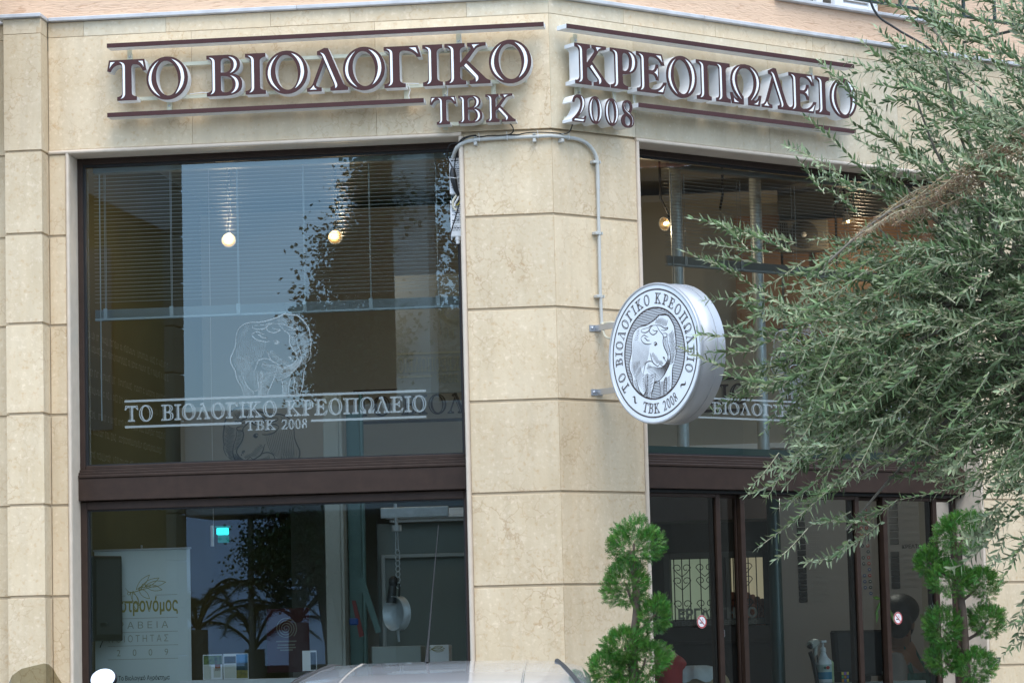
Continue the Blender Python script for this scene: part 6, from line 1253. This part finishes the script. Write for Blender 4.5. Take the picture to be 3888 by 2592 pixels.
solo('rear_wall', 'olive brown wall far behind the reflected trees', 'wall', MB().box((-8.02, -23, -.13), (3, -22.5, 6.15)), pbr('rear_wall_olive', (.075, .068, .035), .9), FW)
def crown(name, label, c, prof_, n, rn, base, mat, leafL=.10):
    t = thing('street_tree', label, 'tree', FW, base, 'trees across the street seen in reflection'); part('trunk', MB().tube([(base[0], base[1], base[2]), (base[0]+.1, base[1], (base[2]+c[2])/2), (c[0], c[1], c[2]+.5)], [.16, .12, .05], 10), bark, FW, parent=t)
    m = MB(); m.keep = True; cols = []; cl = [(Vector((rn.uniform(*prof_(z)), c[1]+rn.uniform(-.8, .8), z)), rn.uniform(.16, .36)) for z in [rn.uniform(c[3], c[4]) for _ in range(120)]]
    for i in range(n):
        q, r = rn.choice(cl); p = q+Vector((rn.gauss(0, 1), rn.gauss(0, 1), rn.gauss(0, 1)))*r*.6
        d = Vector((rn.gauss(0, 1), rn.gauss(0, 1), rn.gauss(0, 1))).normalized(); s = d.cross(Vector((rn.gauss(0, 1), rn.gauss(0, 1), 1))).normalized(); L = leafL*rn.uniform(.6, 1.2)
        m.add([p, p+d*L*.5+s*L*.4, p+d*L, p+d*L*.5-s*L*.4], [(0, 1, 2, 3)]); cols.append((rn.random(), rn.random()))
    o = part('crown', m, mat, FW, parent=t, kind='stuff'); add_rnd(o, cols)
rn2 = random.Random(9)
def pf(z): t = (z-4.75)/(8.4-4.75); l = -7.15+.10*t+.95*t*t; return (l, -5.9 if z < 7.8 else -5.7)
crown('t', 'leafy tree left of the concrete pillar in the reflection', (-6.4, -19.6, 6.0, 4.75, 8.6), pf, 60000, rn2, (-6.5, -19.7, -.13), env_leaf, .065)
crown('t', 'leafy tree right of the concrete pillar in the reflection', (-5.1, -19.8, 6.0, 5.4, 8.6), lambda z: (-5.45, -4.4), 30000, rn2, (-5.1, -19.9, -.13), env_leaf, .065)
crown('t', 'low dark tree above the palms in the reflection', (-7.2, -19.0, 3.0, 2.55, 3.3), lambda z: (-7.75, -6.7), 14000, rn2, (-7.0, -19.3, -.13), env_leaf, .05)
def palm(label, c, n, L, rn):
    t = thing('palm_tree', label, 'palm', FW, (c[0], c[1], -.13), 'palms across the street seen in reflection'); part('trunk', MB().tube([(c[0], c[1], -.13), (c[0], c[1], c[2])], [.16, .12], 10), bark, FW, parent=t)
    for k in range(n):
        a = 2*math.pi*k/n+rn.uniform(-.2, .2); e = rn.uniform(.35, 1.1); m = MB(); m.keep = True; cols = []; P = []
        for i in range(15):
            s = i/14; r = L*s*math.cos(e*(1-s*.6)); P.append(Vector((c[0]+math.cos(a)*r, c[1]+math.sin(a)*r*.4, c[2]+L*math.sin(e)*(1.95*s-1.75*s*s))))
        m.tube(P, [.02-.001*i for i in range(15)], 5, cap=False); cols += [(.5, .5)]*len(m.f)
        for i in range(2, 14):
            for j in range(5):
                q = P[i].lerp(P[i+1 if i < 14 else i], j/5); tt = (P[min(i+1, 14)]-P[i]).normalized(); sd = tt.cross(Vector((0, 0, 1))).normalized()
                for s in (-1, 1):
                    d = (sd*s*.8+tt*.5+Vector((0, 0, -.35+rn.gauss(0, .15)))).normalized(); l = .19*L*(1-abs(i/14-.45)); ww = Vector((0, 0, .006)); m.add([q-ww, q+d*l, q+ww], [(0, 1, 2)]); cols.append((rn.random(), rn.random()))
        o = part('frond', m, palm_leaf, FW, parent=t); add_rnd(o, cols)
palm('arching palm left in the lower reflection', (-8.55, -18.9, 2.0), 9, 1.35, rn2); palm('low palm between the others in the reflection', (-7.9, -19.1, 1.75), 7, 1.3, rn2); palm('arching palm right in the lower reflection', (-7.25, -18.8, 2.05), 9, 1.4, rn2)
solo('added_dark_hedge', 'added dark hedge dimming the reflection below the palms', 'hedge', MB().box((-9.4, -21.4, -.13), (-5.5, -20.8, 1.55), .1), pbr('added_hedge_green', (.02, .03, .014), .9, var=.6, nscale=9, bump=1, bscale=14), FW)  # added block, darkens the reflected sky below the palms
solo('utility_pole', 'dark wooden pole beyond the palms in the reflection', 'pole', MB().tube([(-7.82, -18.7, -.13), (-7.80, -18.7, 3.33)], .035, 10), bark, FW)
# house with clay roof up the side street
t = thing('side_street_house', 'plain house with a clay tiled roof reflected in the right window', 'house', FW, (18, -1, -.13))
part('wall', MB().box((15.6, -9, -.13), (21, 7, 6.43)), pbr('house_render', (.19, .175, .14), .9, var=.1, nscale=.6), FW, parent=t); part('eave', MB().box((14.9, -9.3, 6.44), (15.6, 7.3, 6.58)).box((15.2, -9.3, 6.28), (15.6, 7.3, 6.44)), pbr('eave_grey', (.22, .21, .19), .8), FW, parent=t)
part('roof_board', MB().add([(14.66, -9.3, 6.545), (14.66, 7.3, 6.545), (18.0, 7.3, 8.13), (18.0, -9.3, 8.13)], [(0, 1, 2, 3)]), clay, FW, parent=t)
for k in range(92): part('roof_tile_row', MB().tube([(14.72, -9.2+k*.18, 6.60), (18.0, -9.2+k*.18, 8.16)], .075, 8), clay, FW, parent=t)
for k in range(5): part('window', MB().box((15.55, -8+k*3, 3.6), (15.62, -7+k*3, 5.1)), pbr('house_window', (.05, .06, .06), .3) if 'house_window' not in MATS else MATS['house_window'], FW, parent=t)

# added blue grey backdrop, dims the sky reflected in the lower left window
hb = MB(); hp = [(-95, 3), (-70, 6.5), (-45, 7.2), (-25, 6.4), (-5, 5.2), (20, 4.5), (60, 3), (95, 1)]
hb.add([(x, -100, -.13) for x, z in hp]+[(x, -108, z*1.2) for x, z in hp]+[(x, -125, z*1.8) for x, z in hp], [(i, i+1, i+9, i+8) for i in range(7)]+[(i+8, i+9, i+17, i+16) for i in range(7)])
o = part('dimming_backdrop', hb, pbr('dimming_backdrop_grey', (.27, .31, .39), .9, var=.15, nscale=.15)); o['kind'] = 'structure'
